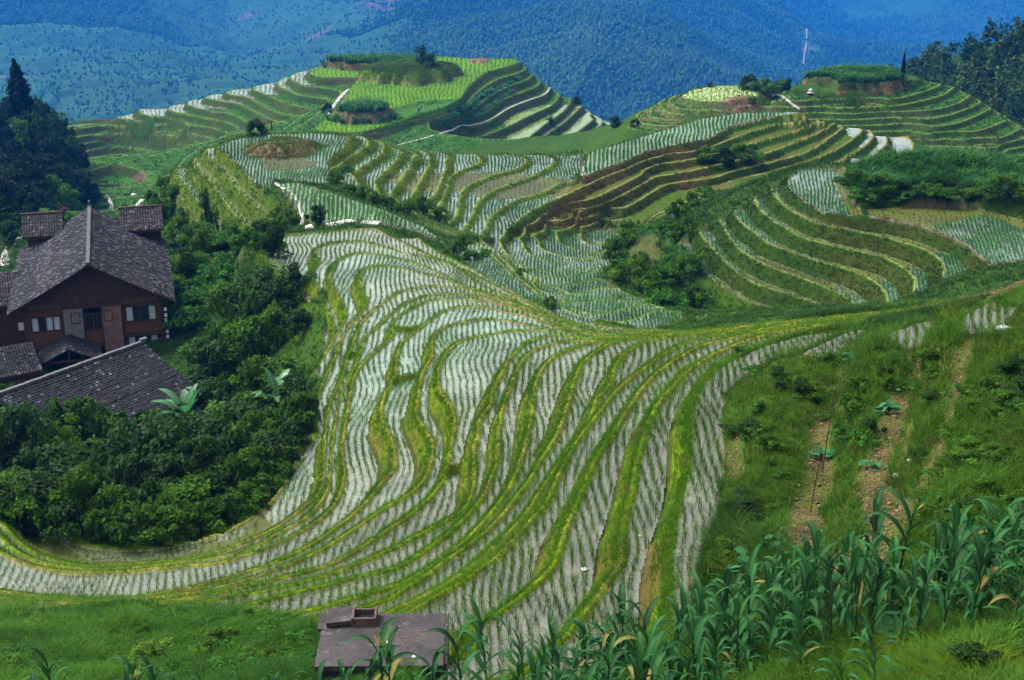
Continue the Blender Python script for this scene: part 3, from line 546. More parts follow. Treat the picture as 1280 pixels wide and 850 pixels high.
bare = smooth((fbm(mx, my, 120, 51, 2) - .7) / .04) * fieldm; mc = mc * (1 - bare[..., None]) + c3(.10, .085, .06) * bare[..., None]
KM = 1.8; mx, my, mh = mx * KM, my * KM, mh * KM
mx[0], my[0], mh[0] = 575 * np.sin(mt2[0]), 575 * np.cos(mt2[0]), 160
mz = CZ - mh; n1, n2 = mz.shape; ix = np.arange(n1 * n2).reshape(n1, n2)
mesh_np('mountains', np.stack([mx, my, mz], -1).reshape(-1, 3), np.stack([ix[:-1, :-1], ix[:-1, 1:], ix[1:, 1:], ix[1:, :-1]], -1).reshape(-1, 4), mat_attr('mountain_cover', .95, .4, .09, .05, .8, 2.5), mc.reshape(-1, 3), 'structure')
def mzat(x, y):
    i = np.clip((np.log(np.hypot(x, y) / KM) - ML[0]) / (ml2[1, 0] - ml2[0, 0]), 0, n1 - 1).astype(int); j = np.clip((np.arctan2(x, y) + .62) / (mt2[0, 1] - mt2[0, 0]), 0, n2 - 1).astype(int)
    return mz[i, j], fieldm[i, j]
# a light track winding up the far valley
def ribbon(name, pts, width, mat, kind='structure', lift=.05):
    p = np.asarray(pts); d = np.gradient(p[:, :2], axis=0); d /= np.linalg.norm(d, axis=1)[:, None] + 1e-9; n = np.stack([-d[:, 1], d[:, 0], np.zeros(len(p))], -1) * width / 2
    v = np.vstack([p + n, p - n, p + n - (0, 0, .25), p - n - (0, 0, .25)]); v[:, 2] += lift; k = len(p); a = np.arange(k - 1)
    f = np.vstack([np.stack([a + k, a + k + 1, a + 1, a], -1), np.stack([a, a + 1, a + 1 + 2 * k, a + 2 * k], -1), np.stack([a + 3 * k, a + 1 + 3 * k, a + 1 + k, a + k], -1)])
    return mesh_np(name, v, f, mat, None, kind)
M_track, nt, b = new_mat('track_gravel'); b.inputs['Base Color'].default_value = (.24, .22, .2, 1); b.inputs['Roughness'].default_value = .9
M_path, nt, b = new_mat('pale_concrete'); nt.links.new(ramp(nt, noise(nt, 1.5, 5), .3, .7, (.28, .27, .25), (.46, .44, .41)), b.inputs['Base Color']); b.inputs['Roughness'].default_value = .85
def msight(px, py):
    dx = (px - 640) / F; dy = -(py - 425) / F; fy = CP + dy * SP; fz = -SP + dy * CP
    for t in np.linspace(1100, 5600, 2500):
        if CZ + fz * t <= mzat(np.array([dx * t]), np.array([fy * t]))[0][0]: return (dx * t, fy * t, CZ + fz * t)
TRK = []
def tdist(x, y):
    q = np.vstack(TRK); return np.min(np.stack([np.hypot(x - a[0], y - a[1]) for a in q]), 0)
for pts in ([(1004,82),(1006,66),(1009,52),(1008,40),(1010,26)], [(1104,-4),(1107,4),(1110,12)]):
    q = [msight(*p) for p in catmull(pts, 6)]; q = [p for p in q if p]
    q = np.array(q); 
    for _ in range(4): q[1:-1] = (q[:-2] + 2 * q[1:-1] + q[2:]) / 4
    q[:, 2] = mzat(q[:, 0], q[:, 1])[0] + 1.5
    TRK.append(q)
    if len(q) > 3: ribbon('mountain_track', q, 2.6, M_track)
# crowns of the far woods: uncountable, one mass
def blobs(xyz, rad, hgt, cols, seed=1, flat_=.5):
    r_ = np.random.default_rng(seed); n = len(xyz)
    base = np.array([[0, 0, 1.], [.75, 0, .45], [.1, .8, .5], [-.8, .1, .4], [0, -.75, .5], [.5, .5, -.3], [-.5, .5, -.35], [-.5, -.55, -.3], [.5, -.5, -.35], [0, 0, -.6]])
    fc = np.array([[0,1,2],[0,2,3],[0,3,4],[0,4,1],[1,5,2],[2,6,3],[3,7,4],[4,8,1],[2,5,6],[3,6,7],[4,7,8],[1,8,5],[9,6,5],[9,7,6],[9,8,7],[9,5,8]])
    v = base[None] * (1 + .35 * r_.uniform(-1, 1, (n, 10, 1))); a = r_.uniform(0, 6.28, n); c, s = np.cos(a), np.sin(a)
    vx = v[..., 0] * c[:, None] - v[..., 1] * s[:, None]; vy = v[..., 0] * s[:, None] + v[..., 1] * c[:, None]
    v = np.stack([vx * rad[:, None], vy * rad[:, None], v[..., 2] * hgt[:, None]], -1) + xyz[:, None]
    f = fc[None] + (np.arange(n) * 10)[:, None, None]; cc = np.repeat(cols[:, None], 10, 1) * (.8 + .4 * r_.random((n, 10, 1)))
    return v.reshape(-1, 3), f.reshape(-1, 3), cc.reshape(-1, 3)
n = 250000; th = rng.uniform(-.5, .5, n); r = np.exp(rng.uniform(math.log(640 * KM), math.log(2600 * KM), n)); x, y = r * np.sin(th), r * np.cos(th); zz, fm = mzat(x, y)
k = (rng.random(n) > fm * .84) & (zz < CZ + 95) & (tdist(x, y) > 10); x, y, zz, r = x[k], y[k], zz[k], r[k]; n = len(x)
sz = rng.uniform(1.0, 2.2, n) * (.75 + r / KM / 2200) * KM; tone = vnoise(x, y, 160, 71)[:, None]
cols = (c3(.018, .05, .016) * (1 - tone) + c3(.045, .10, .028) * tone) * rng.uniform(.88, 1.15, (n, 1))
fm = fm[k][:, None]; cols = cols * (1 - fm * .92) + c3(.019, .056, .020) * fm * .92; sz = sz * (1 - .5 * fm[:, 0])
v, f, c = blobs(np.stack([x, y, zz + sz * .5], -1), sz * .8, sz * 1.25, cols, 3)
M_wood = mat_attr('far_wood_leaves', .9, .15, .6, .05, 0)
mesh_np('mountain_woods', v, f, M_wood, c, 'stuff', smooth_=False)
# nearer wooded slope beyond the right-hand hill
U = np.linspace(0, 1, 46); S = np.linspace(0, 1, 30); pxs = 1110 + U * 330; sky_ = np.interp(pxs, [1110, 1140, 1170, 1230, 1290, 1440], [118, 96, 76, 55, 42, 24])
g = []
for s_ in S:
    py_ = 190 + (sky_ - 190) * s_; Yd = 262 + 85 * s_; dep = PITCH + np.arctan((py_ - 425) / F); H = Yd * np.tan(dep); X_ = (pxs - 640) / F * (Yd * CP + H * SP); g.append(np.stack([X_, np.full_like(X_, Yd), CZ - H], -1))
for k in range(1, 9): g.append(g[29] + np.array([0, 14. * k, -5. * k * (1 + k * .2)]))
g = np.array(g); n1_, n2_ = g.shape[:2]; ix = np.arange(n1_ * n2_).reshape(n1_, n2_)
mesh_np('wooded_hill', g.reshape(-1, 3), np.stack([ix[:-1, :-1], ix[:-1, 1:], ix[1:, 1:], ix[1:, :-1]], -1).reshape(-1, 4), M_ground, np.tile(c3(.015, .04, .012), (n1_ * n2_, 1)), 'structure')
def leafcloud(cen, rad, hgt, nl, size, col, r_, droop=.2, var=.35):
    """leaf-sized quads through a crown made of several clumps"""
    nc = 17; a = r_.uniform(0, 6.283, nc); e = r_.uniform(-.6, 1.25, nc); q = r_.uniform(.1, 1.0, nc) * (1.05 - .45 * np.clip(e, 0, 1.2))
    cc = np.stack([np.cos(a) * q * rad, np.sin(a) * q * rad, e * hgt * .42], -1) * np.array([1, 1, 1]); cr = r_.uniform(.16, .42, nc)
    w = r_.integers(0, nc, nl); d = r_.normal(size=(nl, 3)); d /= np.linalg.norm(d, axis=1)[:, None]; rr = r_.uniform(.45, 1.05, nl) ** .6 * np.where(r_.random(nl) < .12, 1.45, 1)
    p = cc[w] + d * rr[:, None] * cr[w][:, None] * np.array([rad, rad, hgt * .5])
    nrm = d * .7 + r_.normal(size=(nl, 3)) * .55; nrm[:, 2] += .45; nrm /= np.linalg.norm(nrm, axis=1)[:, None]
    t = np.cross(nrm, r_.normal(size=(nl, 3))); t /= np.linalg.norm(t, axis=1)[:, None]; b = np.cross(nrm, t); s_ = size * r_.uniform(.6, 1.35, (nl, 1))
    p = p + np.asarray(cen); tip = p + t * s_ - np.array([0, 0, 1]) * s_ * droop
    v = np.stack([p - t * s_ * .9, p + b * s_ * .48, tip, p - b * s_ * .48], 1).reshape(-1, 3)
    f = np.arange(nl * 4).reshape(-1, 4); clump = r_.uniform(1 - var, 1 + var, nc)[w]
    c = np.asarray(col) * (clump * r_.uniform(.75, 1.3, nl))[:, None]
    return v, f, np.repeat(c, 4, 0)
def merge(parts):
    vs, fs, cs, o = [], [], [], 0
    for v, f, c in parts: vs.append(v); fs.append(f + o); cs.append(c); o += len(v)
    return np.vstack(vs), np.vstack(fs), np.vstack(cs)
M_leaf = mat_leaf('leaf_surface')
r_ = np.random.default_rng(91); parts = []
for k in range(430):
    u, s_ = r_.random(), r_.random() ** .8; i, j = int(s_ * 29), int(u * 45); p = g[i, j] + r_.normal(0, 1.2, 3) * (1, 1, 0); rd = r_.uniform(1.5, 2.6)
    tall = r_.random() < .25; h_ = rd * (3.4 if tall else 2.2)
    parts.append(leafcloud(p + (0, 0, h_ * .45), rd * (.7 if tall else 1), h_, 110, .5, c3(.014, .042, .012) * r_.uniform(.6, 1.5) + (c3(.03, .04, 0) if r_.random() < .3 else 0), r_))
mesh_np('hill_woods', *merge(parts)[:2], M_leaf, merge(parts)[2], 'stuff', smooth_=False)
# the air: even pale haze round everything
bm = bmesh.new(); bmesh.ops.create_cube(bm, size=1); me = bpy.data.meshes.new('haze'); bm.to_mesh(me); bm.free(); hz = bpy.data.objects.new('haze', me); COL.objects.link(hz)
zb, zt = float(mz.min()) - 3, float(mz.max()) + 12; hz.location = (0, 2900, (zb + zt) / 2); hz.scale = (8400, 6300, zt - zb); hz['kind'] = 'stuff'
m = bpy.data.materials.new('blue_air'); m.use_nodes = True; nt = m.node_tree; nt.nodes.clear(); o = nt.nodes.new('ShaderNodeOutputMaterial'); pv = nt.nodes.new('ShaderNodeVolumePrincipled')
pv.inputs['Color'].default_value = (.012, .245, .88, 1); pv.inputs['Density'].default_value = .00018; pv.inputs['Anisotropy'].default_value = 0.1; nt.links.new(pv.outputs[0], o.inputs['Volume']); me.materials.append(m)
print('mountains', time.time() - T0, 'haze', zb, zt)
# ------------------------------------------------------------------ rice rows and bank grass (uncountable)
TY = typ; 
mnpy = np.minimum.accumulate(PY, axis=0); seen = (PY < np.vstack([np.full((1, nx), 1e9), mnpy[:-1]]) + 14) & (PX > -90) & (PX < 1370) & (PY < 980)
def cell(x, y):
    i = np.clip(np.round(np.interp(np.log(np.hypot(x, y)), ls, np.arange(len(ls)))), 0, ny - 1).astype(int); j = np.clip(np.round((np.arctan2(x, y) - ts[0]) / (ts[1] - ts[0])), 0, nx - 1).astype(int)
    return i, j
def blades(p, h, lean, width, col, nb, seed, curve=.35, spread=.05):
    """nb bent blades per root point; each a two-segment strip"""
    r_ = np.random.default_rng(seed); n = len(p); P = np.repeat(p, nb, 0); Hh = np.repeat(h, nb) * r_.uniform(.55, 1.15, n * nb); C = np.repeat(col, nb, 0) * r_.uniform(.7, 1.35, (n * nb, 1))
    a = r_.uniform(0, 6.283, n * nb); d = np.stack([np.cos(a), np.sin(a), np.zeros(n * nb)], -1); sd = np.stack([-np.sin(a + r_.uniform(-.9, .9, n * nb)), np.cos(a), np.zeros(n * nb)], -1)
    ln = (np.repeat(lean, nb) if np.ndim(lean) else lean) * r_.uniform(.2, 1.3, n * nb); W = (np.repeat(width, nb) if np.ndim(width) else np.full(n * nb, width)) * r_.uniform(.7, 1.2, n * nb)
    P = P + d * (np.repeat(np.broadcast_to(spread, (n,)), nb) * r_.random(n * nb))[:, None]
    mid = P + d * (Hh * ln * .4)[:, None]; mid[:, 2] += Hh * .62; tip = P + d * (Hh * ln * (1 + curve))[:, None]; tip[:, 2] += Hh * (1 - .25 * ln)
    w = (sd * W[:, None]) / 2
    v = np.stack([P - w, P + w, mid + w * .8, mid - w * .8, tip], 1).reshape(-1, 3); b = np.arange(n * nb)[:, None] * 5
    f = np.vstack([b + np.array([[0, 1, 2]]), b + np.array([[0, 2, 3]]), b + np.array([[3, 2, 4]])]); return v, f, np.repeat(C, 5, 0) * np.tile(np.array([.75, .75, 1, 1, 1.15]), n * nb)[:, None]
M_rice = mat_leaf('rice_leaf', trans=.3); M_grass = mat_leaf('grass_blade', trans=.35)
def lattice(sp_row, sp_in, yref, r0, r1, apex, warp, seed):
    u = np.arange(-.42, .42, sp_row / (yref + apex)); v = np.arange(r0 + apex * .6, r1 + apex, sp_in); U, W = np.meshgrid(u, v)
    U = U.ravel(); W = W.ravel() + np.random.default_rng(seed).uniform(-.3, .3, U.size) * sp_in
    x = W * np.sin(U); y = W * np.cos(U) - apex
    x = x + (fbm(x, y, warp[1], seed, 2) - .5) * warp[0] + np.random.default_rng(seed + 1).normal(0, sp_row * .09, x.size)
    r = np.hypot(x, y); k = (r > r0) & (r < r1) & (np.abs(np.arctan2(x, y)) < .45); return x[k], y[k]
sets = []
def rice(sp_row, sp_in, yref, r0, r1, apex, warp, regs, types, h, nb, wd, spread, col, seed, keep=.97):
    x, y = lattice(sp_row, sp_in, yref, r0, r1, apex, warp, seed); i, j = cell(x, y)
    k = (vnoise(x, y, .7, seed + 4) < .80 + .2 * vnoise(x, y, 6, seed + 8)) & np.isin(reg[i, j], regs) & np.isin(TY[i, j], types) & seen[i, j] & (np.random.default_rng(seed).random(x.size) < keep); x, y, i, j = x[k], y[k], i[k], j[k]
    zz = zw[i, j]; k = zz > 0; x, y, zz = x[k], y[k], zz[k]
    cc = np.asarray(col) * (.75 + .5 * vnoise(x, y, 4, seed))[:, None]
    sets.append(blades(np.stack([x, y, zz - .03], -1), h * (.6 + .8 * vnoise(x, y, 2.5, seed + 3)), .45, wd, cc, nb, seed, spread=spread)); print('rice', seed, x.size)
G1, G2 = c3(.040, .105, .016), c3(.06, .15, .03)
rice(.238, .07, 42, 22, 112, 150, (1.5, 5), [1], [1], .24, 5, .013, .055, c3(.050, .140, .009), 101, .9)
rice(.28, .14, 110, 74, 165, 50, (1.3, 9), [2, 3, 4, 6], [1], .28, 5, .034, .09, c3(.045, .155, .03), 103, .95)
rice(.36, .24, 110, 74, 175, 60, (1., 9), [3, 5, 6, 8], [2], .36, 5, .05, .12, c3(.05, .14, .03), 105)
rice(.34, .4, 100, 74, 165, 50, (1.3, 9), [3, 6], [3], .22, 3, .05, .1, c3(.07, .085, .012), 107, .7)
rice(.30, .2, 50, 22, 80, 50, (1.3, 9), [1], [3], .2, 3, .03, .1, c3(.07, .10, .012), 109, .8)
rice(.9, .6, 300, 200, 380, 60, (1.3, 9), [7, 8, 9], [1, 5], .3, 5, .09, .4, c3(.075, .175, .014), 111)
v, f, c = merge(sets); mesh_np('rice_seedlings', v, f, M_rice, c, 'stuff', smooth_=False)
sets = []
def grass(mask, n, h, wd, nb, cols, seed, lean=.7, spread=.1, hvar=None):
    ii = np.where(mask & seen & ~((rim > .35) & (reg > 1)) & ~(bare_ & ((n_fine > .3) | (reg == 0)))); r_ = np.random.default_rng(seed)
    if len(ii[0]) == 0: return
    k = r_.integers(0, len(ii[0]), n); i, j = ii[0][k], ii[1][k]; i = np.clip(i + 0, 0, ny - 2); fx, fy = r_.random(n), r_.random(n); j = np.clip(j, 0, nx - 2)
    lerp = lambda A: (A[i, j] * (1 - fy) + A[i, j + 1] * fy) * (1 - fx) + (A[i + 1, j] * (1 - fy) + A[i + 1, j + 1] * fy) * fx
    x, y, zz = lerp(X), lerp(Y), lerp(ZQ); m = vnoise(x, y, 2.2, seed)[:, None]; m2 = vnoise(x, y, .7, seed + 5)[:, None]
    cc = cols[0] * (1 - m) + cols[1] * m; cc = np.where(m2 > .8, cols[2] * .7 + cc * .3, cc)
    hh = h * (.55 + .9 * vnoise(x, y, 1.3, seed + 9)); sc = np.clip(np.hypot(x, y) / 40, .7, 9)
    sets.append(blades(np.stack([x, y, zz - .02], -1), hh * np.clip(sc * .5, 1, 2.2), lean, wd * np.minimum(sc, 4.5), cc, nb, seed, spread=spread * sc))
YG, MG, DG, DRY = c3(.12, .185, .005), c3(.050, .125, .005), c3(.020, .060, .006), c3(.26, .19, .05)
grass((reg == 1) & (flat == 0) & ((rise > .3) | (rim > .3)), 75000, .13, .013, 4, (c3(.085, .185, .003), c3(.035, .115, .004), c3(.15, .13, .03)), 201)
grass((reg == 1) & (flat == 0) & (rise > .85), 35000, .17, .013, 4, (c3(.085, .18, .004), c3(.045, .125, .004), c3(.15, .13, .03)), 203)
right_ = (reg == 0) & (Y < 62) & (PX > 850) & (PY > 380)
grass(right_, 60000, .2, .012, 5, (c3(.022, .062, .004), c3(.06, .125, .006), c3(.08, .075, .016)), 205)
grass(right_ & (n_big < .5), 18000, .36, .014, 5, (c3(.012, .042, .004), c3(.02, .062, .005), MG), 225)
grass(right_ & (n_mid > .55), 14000, .4, .014, 6, (MG, c3(.06, .15, .012), YG), 206)
grass((reg == 0) & (Y < 62) & (PX < 850) & (PY > 740), 45000, .26, .013, 5, (c3(.04, .125, .006), c3(.025, .085, .006), MG), 207)
grass((reg == 0) & (Y < 62) & (PX < 850) & (PY > 740) & (n_mid > .52), 9000, .55, .014, 6, (c3(.06, .16, .008), c3(.04, .12, .006), MG), 227)
grass((reg == 0) & (Y >= 62) & (Y < 175), 45000, .25, .02, 4, (c3(.022, .065, .008), c3(.035, .09, .008), DG), 209)
grass((reg == 6) & (flat == 0), 8000, .10, .016, 4, (c3(.022, .06, .006), c3(.012, .04, .005), c3(.05, .055, .012)), 211)
grass((reg == 5) & (flat == 0), 6000, .12, .016, 4, (c3(.022, .06, .006), c3(.06, .045, .016), c3(.04, .075, .008)), 213)
grass(np.isin(reg, (2, 3, 4)) & (flat == 0), 22000, .14, .016, 4, (c3(.08, .14, .012), c3(.05, .10, .012), c3(.09, .09, .02)), 215)
grass(np.isin(reg, (7, 8, 9)) & ((flat == 0) | (TY == 4)) , 36000, .16, .016, 4, (c3(.02, .062, .006), c3(.012, .042, .005), c3(.035, .07, .01)), 217)
grass(mtype == 1, 9000, .22, .014, 4, (c3(.085, .15, .012), c3(.05, .11, .012), DG), 219)
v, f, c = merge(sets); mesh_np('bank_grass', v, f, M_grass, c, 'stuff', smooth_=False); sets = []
print('grass', time.time() - T0, len(f))
# ------------------------------------------------------------------ buildings and made things
def mat_plain(name, c0, c1, scale=4., rough=.8, bmp=.3, bd=.02, stretch=None, spec=.25):
    m, nt, b = new_mat(name); tc = nt.nodes.new('ShaderNodeTexCoord'); vec = tc.outputs['Object']
    if stretch: mp = nt.nodes.new('ShaderNodeMapping'); mp.inputs['Scale'].default_value = stretch; nt.links.new(vec, mp.inputs[0]); vec = mp.outputs[0]
    f = noise(nt, scale, 5, .65, vec=vec); nt.links.new(ramp(nt, f, .3, .7, c0, c1), b.inputs['Base Color']); b.inputs['Roughness'].default_value = rough; b.inputs['Specular IOR Level'].default_value = spec
    if bmp: bump(nt, b, f, bmp, bd)
    return m
def mat_brick(name):
    m, nt, b = new_mat(name); tc = nt.nodes.new('ShaderNodeTexCoord'); sp_ = nt.nodes.new('ShaderNodeSeparateXYZ'); cb = nt.nodes.new('ShaderNodeCombineXYZ'); ad = nt.nodes.new('ShaderNodeMath')
    nt.links.new(tc.outputs['Object'], sp_.inputs[0]); nt.links.new(sp_.outputs[0], ad.inputs[0]); nt.links.new(sp_.outputs[1], ad.inputs[1]); nt.links.new(ad.outputs[0], cb.inputs[0]); nt.links.new(sp_.outputs[2], cb.inputs[1])
    br = nd(nt, 'TexBrick', Scale=1.0); br.inputs['Color1'].default_value = (.22, .085, .06, 1); br.inputs['Color2'].default_value = (.14, .07, .06, 1); br.inputs['Mortar'].default_value = (.17, .13, .12, 1)
    br.inputs['Brick Width'].default_value = .26; br.inputs['Row Height'].default_value = .085; br.inputs['Mortar Size'].default_value = .012; nt.links.new(cb.outputs[0], br.inputs[0])
    nt.links.new(mixc(nt, 1., br.outputs[0], ramp(nt, noise(nt, 1.6, 4), .3, .7, (.55,) * 3, (1.3,) * 3), 'MULTIPLY'), b.inputs['Base Color']); b.inputs['Roughness'].default_value = .9; bump(nt, b, br.outputs['Fac'], -.4, .01); return m
M_wood_d = mat_plain('dark_timber', (.030, .014, .007), (.085, .038, .016), 3., .75, .4, .02, (6, 6, .6))
M_wood_w = mat_plain('warm_timber', (.06, .024, .009), (.14, .06, .022), 3., .7, .4, .02, (6, 6, .6))
M_brick = mat_brick('red_brick'); M_gbrick = mat_plain('grey_render', (.10, .095, .10), (.2, .19, .19), 5)
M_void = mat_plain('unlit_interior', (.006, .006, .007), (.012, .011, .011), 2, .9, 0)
M_curt = mat_plain('pale_curtain', (.42, .5, .62), (.62, .68, .78), 6, .85, .5, .03, (9, 9, .3)); M_white = mat_plain('white_board', (.55, .57, .6), (.75, .76, .78), 3, .7, .1)
M_glass, nt, b = new_mat('window_glass'); b.inputs['Base Color'].default_value = (.02, .025, .03, 1); b.inputs['Roughness'].default_value = .08
M_tile = mat_attr('roof_tile_clay', .85, .3, 7., .2, .3, .02); M_metal = mat_plain('grey_metal', (.2, .2, .21), (.35, .35, .36), 6, .45, .1)
M_plast = mat_plain('white_plastic', (.42, .42, .44), (.66, .66, .68), 5, .5, .4, .03); M_stone = mat_plain('pale_stone', (.45, .42, .38), (.7, .66, .6), 6, .9, .5, .03)
M_conc, nt, b = new_mat('weathered_concrete'); c_ = mixc(nt, ramp(nt, noise(nt, 1.5, 6, .7), .42, .62), (.022, .019, .022), (.075, .060, .060)); c_ = mixc(nt, ramp(nt, noise(nt, 2.6, 7, .75), .56, .72), c_, (.22, .19, .18)); c_ = mixc(nt, ramp(nt, noise(nt, 30, 3, .7), .3, .75), c_, (.02, .017, .018)); nt.links.new(c_, b.inputs['Base Color']); b.inputs['Roughness'].default_value = .9; bump(nt, b, noise(nt, 14, 6, .7), .6, .02)
M_orange = mat_plain('orange_sheet', (.5, .2, .08), (.65, .3, .14), 3, .7, .1)
def bx(bm, c, s, rz=0, tilt=None):
    m = Matrix.Translation(c) @ Matrix.Rotation(rz, 4, 'Z')
    if tilt: m = m @ Matrix.Rotation(tilt[0], 4, tilt[1])
    bmesh.ops.create_cube(bm, size=1, matrix=m @ Matrix.Diagonal((*s, 1)))
def cyl(bm, a, b, r0, r1=None, n=8):
    a, b = Vector(a), Vector(b); d = b - a; m = Matrix.Translation((a + b) / 2) @ d.to_track_quat('Z', 'Y').to_matrix().to_4x4()
    bmesh.ops.create_cone(bm, cap_ends=True, segments=n, radius1=r0, radius2=r0 if r1 is None else r1, depth=d.length, matrix=m)
def obj(name, bm, mat, parent=None, bevel=0, label=None):
    me = bpy.data.meshes.new(name); bm.to_mesh(me); bm.free(); me.materials.append(mat); o = bpy.data.objects.new(name, me); COL.objects.link(o)
    if parent: o.parent = parent
    if bevel: md = o.modifiers.new('bevel', 'BEVEL'); md.width = bevel; md.segments = 2; md.limit_method = 'ANGLE'
    if label: o['label'] = label
    return o
def B(*boxes):
    bm = bmesh.new()
    for b_ in boxes: bx(bm, *b_)
    return bm
def tile_roof(name, eL, eR, rL, rR, parent, base, speck, seed, pitch=.21, row=.2, thick=.1, sag=.06):
    """courses of curved tiles laid on the slope eave-left, eave-right, ridge-left, ridge-right (local points)"""
    eL, eR, rL, rR = (np.array(p, float) for p in (eL, eR, rL, rR)); r_ = np.random.default_rng(seed)
    w = np.linalg.norm(eR - eL); l = np.linalg.norm((rL + rR) / 2 - (eL + eR) / 2); nc = max(3, int(w / pitch)); nr = max(3, int(l / row))
    nrm = np.cross(eR - eL, rL - eL); nrm /= np.linalg.norm(nrm); nrm *= np.sign(nrm[2])
    u = np.linspace(0, 1, nc * 4 + 1); ph = np.arange(nc * 4 + 1) % 4; wave = np.array([0, .045, .065, .045])[ph]
    v = np.concatenate([[k / nr + 1e-3, (k + .97) / nr] for k in range(nr)]); stp = np.tile([.035, 0], nr)
    tint = r_.random((nr, nc)); big = vnoise(*np.meshgrid(np.arange(nc) * .3, np.arange(nr) * .3), 2, seed)
    hh = wave[None] * r_.uniform(.7, 1.25, (nr, nc)).repeat(2, 0).repeat(4, 1)[:, :1].repeat(nc * 4 + 1, 1) + stp[:, None] + np.c_[r_.normal(0, .009, (nr, nc)).repeat(2, 0).repeat(4, 1), np.zeros(2 * nr)]
    P_ = (eL * (1 - u[:, None]) + eR * u[:, None])[None] * (1 - v[:, None, None]) + (rL * (1 - u[:, None]) + rR * u[:, None])[None] * v[:, None, None] + nrm * hh[..., None]
    P_[..., 2] -= (sag * np.sin(np.pi * v) * l / 5)[:, None]
    cc = np.asarray(base)[None, None] * (.55 + .9 * tint + .5 * (big - .5))[..., None]; cc = np.where((tint > speck)[..., None], np.array([.085, .085, .10]) * (.6 + .6 * r_.random((nr, nc, 1))), cc)
    cc = np.concatenate([cc.repeat(4, 1), cc[:, -1:]], 1).repeat(2, 0)
    a, b_ = P_.shape[:2]; ix_ = np.arange(a * b_).reshape(a, b_); f = np.stack([ix_[:-1, :-1], ix_[:-1, 1:], ix_[1:, 1:], ix_[1:, :-1]], -1).reshape(-1, 4)
    return mesh_np(name, P_.reshape(-1, 3), f, M_tile, cc.reshape(-1, 3), parent=parent, smooth_=False)
def slab(name, pts, th, mat, parent):
    bm = bmesh.new(); a = [bm.verts.new(p) for p in pts]; b_ = [bm.verts.new((p[0], p[1], p[2] - th)) for p in pts]; n = len(pts)
    bm.faces.new(a); bm.faces.new(b_[::-1])
    for i in range(n): bm.faces.new((a[i], b_[i], b_[(i + 1) % n], a[(i + 1) % n]))
    bmesh.ops.recalc_face_normals(bm, faces=bm.faces); return obj(name, bm, mat, parent)
def window(par, x, y, z, w, h, n=2, curtains=(0, 3), fr=M_wood_d, dep=.16):
    """opening in a facade facing local -y: dark room, frame, sashes, drawn-back curtains"""
    o = obj('window', B(((x, y + dep, z), (w, .03, h))), M_glass, par)
    bm = bmesh.new(); t = .07
    for s in (-1, 1): bx(bm, (x + s * (w / 2 + t / 2), y + .02, z), (t, .14, h + 2 * t)); bx(bm, (x, y + .021, z + s * (h / 2 + t / 2)), (w, .13, t))
    for k in range(1, 2 * n): bx(bm, (x - w / 2 + w * k / (2 * n), y + .03, z), (.045 if k % 2 else .1, .08, h))
    obj('frame', bm, fr, o)
    for k in curtains:
        cw = w / (2 * n); cx = x - w / 2 + cw * (k + .5); bm = bmesh.new(); m_ = 9; vs = []
        for q in range(m_ + 1): xx = cx - cw * .42 + cw * .84 * q / m_; yy = y + dep - .045 + .02 * math.cos(q * 2.2); vs.append((bm.verts.new((xx, yy, z + h / 2 - .02)), bm.verts.new((xx + .02 * (k % 2), yy, z - h / 2 + .03))))
        for q in range(m_): bm.faces.new((vs[q][0], vs[q][1], vs[q + 1][1], vs[q + 1][0]))
        obj('curtain', bm, M_curt, o)
    return o
# main timber house
YAW = R(15); hx, hy = -29.8, 97.0; hz0 = CZ - 37.4
hs_ = empty('timber_house', (hx, hy, hz0), 'large timber and brick house with a speckled grey tiled gable roof and curtained windows', 'house', rz=YAW)
W2, DEP = 4.75, 13.5; EZ, RZ = 5.05, 8.05; OV = .95; FO = 1.1
def rz_at(x): return RZ - abs(x) * (RZ - (EZ - .15)) / (W2 + OV)
bm = bmesh.new()   # side and rear walls, solid
bx(bm, (-W2 + .12, DEP / 2, EZ / 2 - .6), (.24, DEP, EZ + 1.2)); bx(bm, (W2 - .12, DEP / 2, EZ / 2 - .6), (.24, DEP, EZ + 1.2)); bx(bm, (0, DEP - .12, EZ / 2 - .6), (2 * W2 - .5, .24, EZ + 1.2))
obj('side_walls', bm, M_wood_d, hs_)
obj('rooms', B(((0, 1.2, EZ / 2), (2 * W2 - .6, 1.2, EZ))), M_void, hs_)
# front: lower brick band, upper boards, two brick piers, timber bays
yF = .0
for a, b_, z0, z1 in ((-W2, -2.05, -1.2, 1.75), (1.9, W2, -1.2, .35), (-.35, .35, -1.2, .2)): obj('brick_base', B((((a + b_) / 2, yF + .12, (z0 + z1) / 2), (b_ - a, .24, z1 - z0))), M_brick, hs_)
obj('brick_pier', B(((1.25, -.1, 1.7), (1.3, .4, 5.8))), M_brick, hs_); obj('brick_pier', B(((-1.4, -.1, 1.7), (1.3, .4, 5.8))), M_gbrick, hs_, label='pier of greyish weathered brick')
r_ = random.Random(4)
def boards(x0, x1, z0, z1, y=0.):
    n = max(1, int((x1 - x0) / .19)); bm = bmesh.new()
    for k in range(n): bx(bm, (x0 + (x1 - x0) * (k + .5) / n, y + r_.uniform(-.008, .008), (z0 + z1) / 2), ((x1 - x0) / n * 1.0, .06, z1 - z0))
    obj('wall_boards', bm, M_wood_w, hs_)
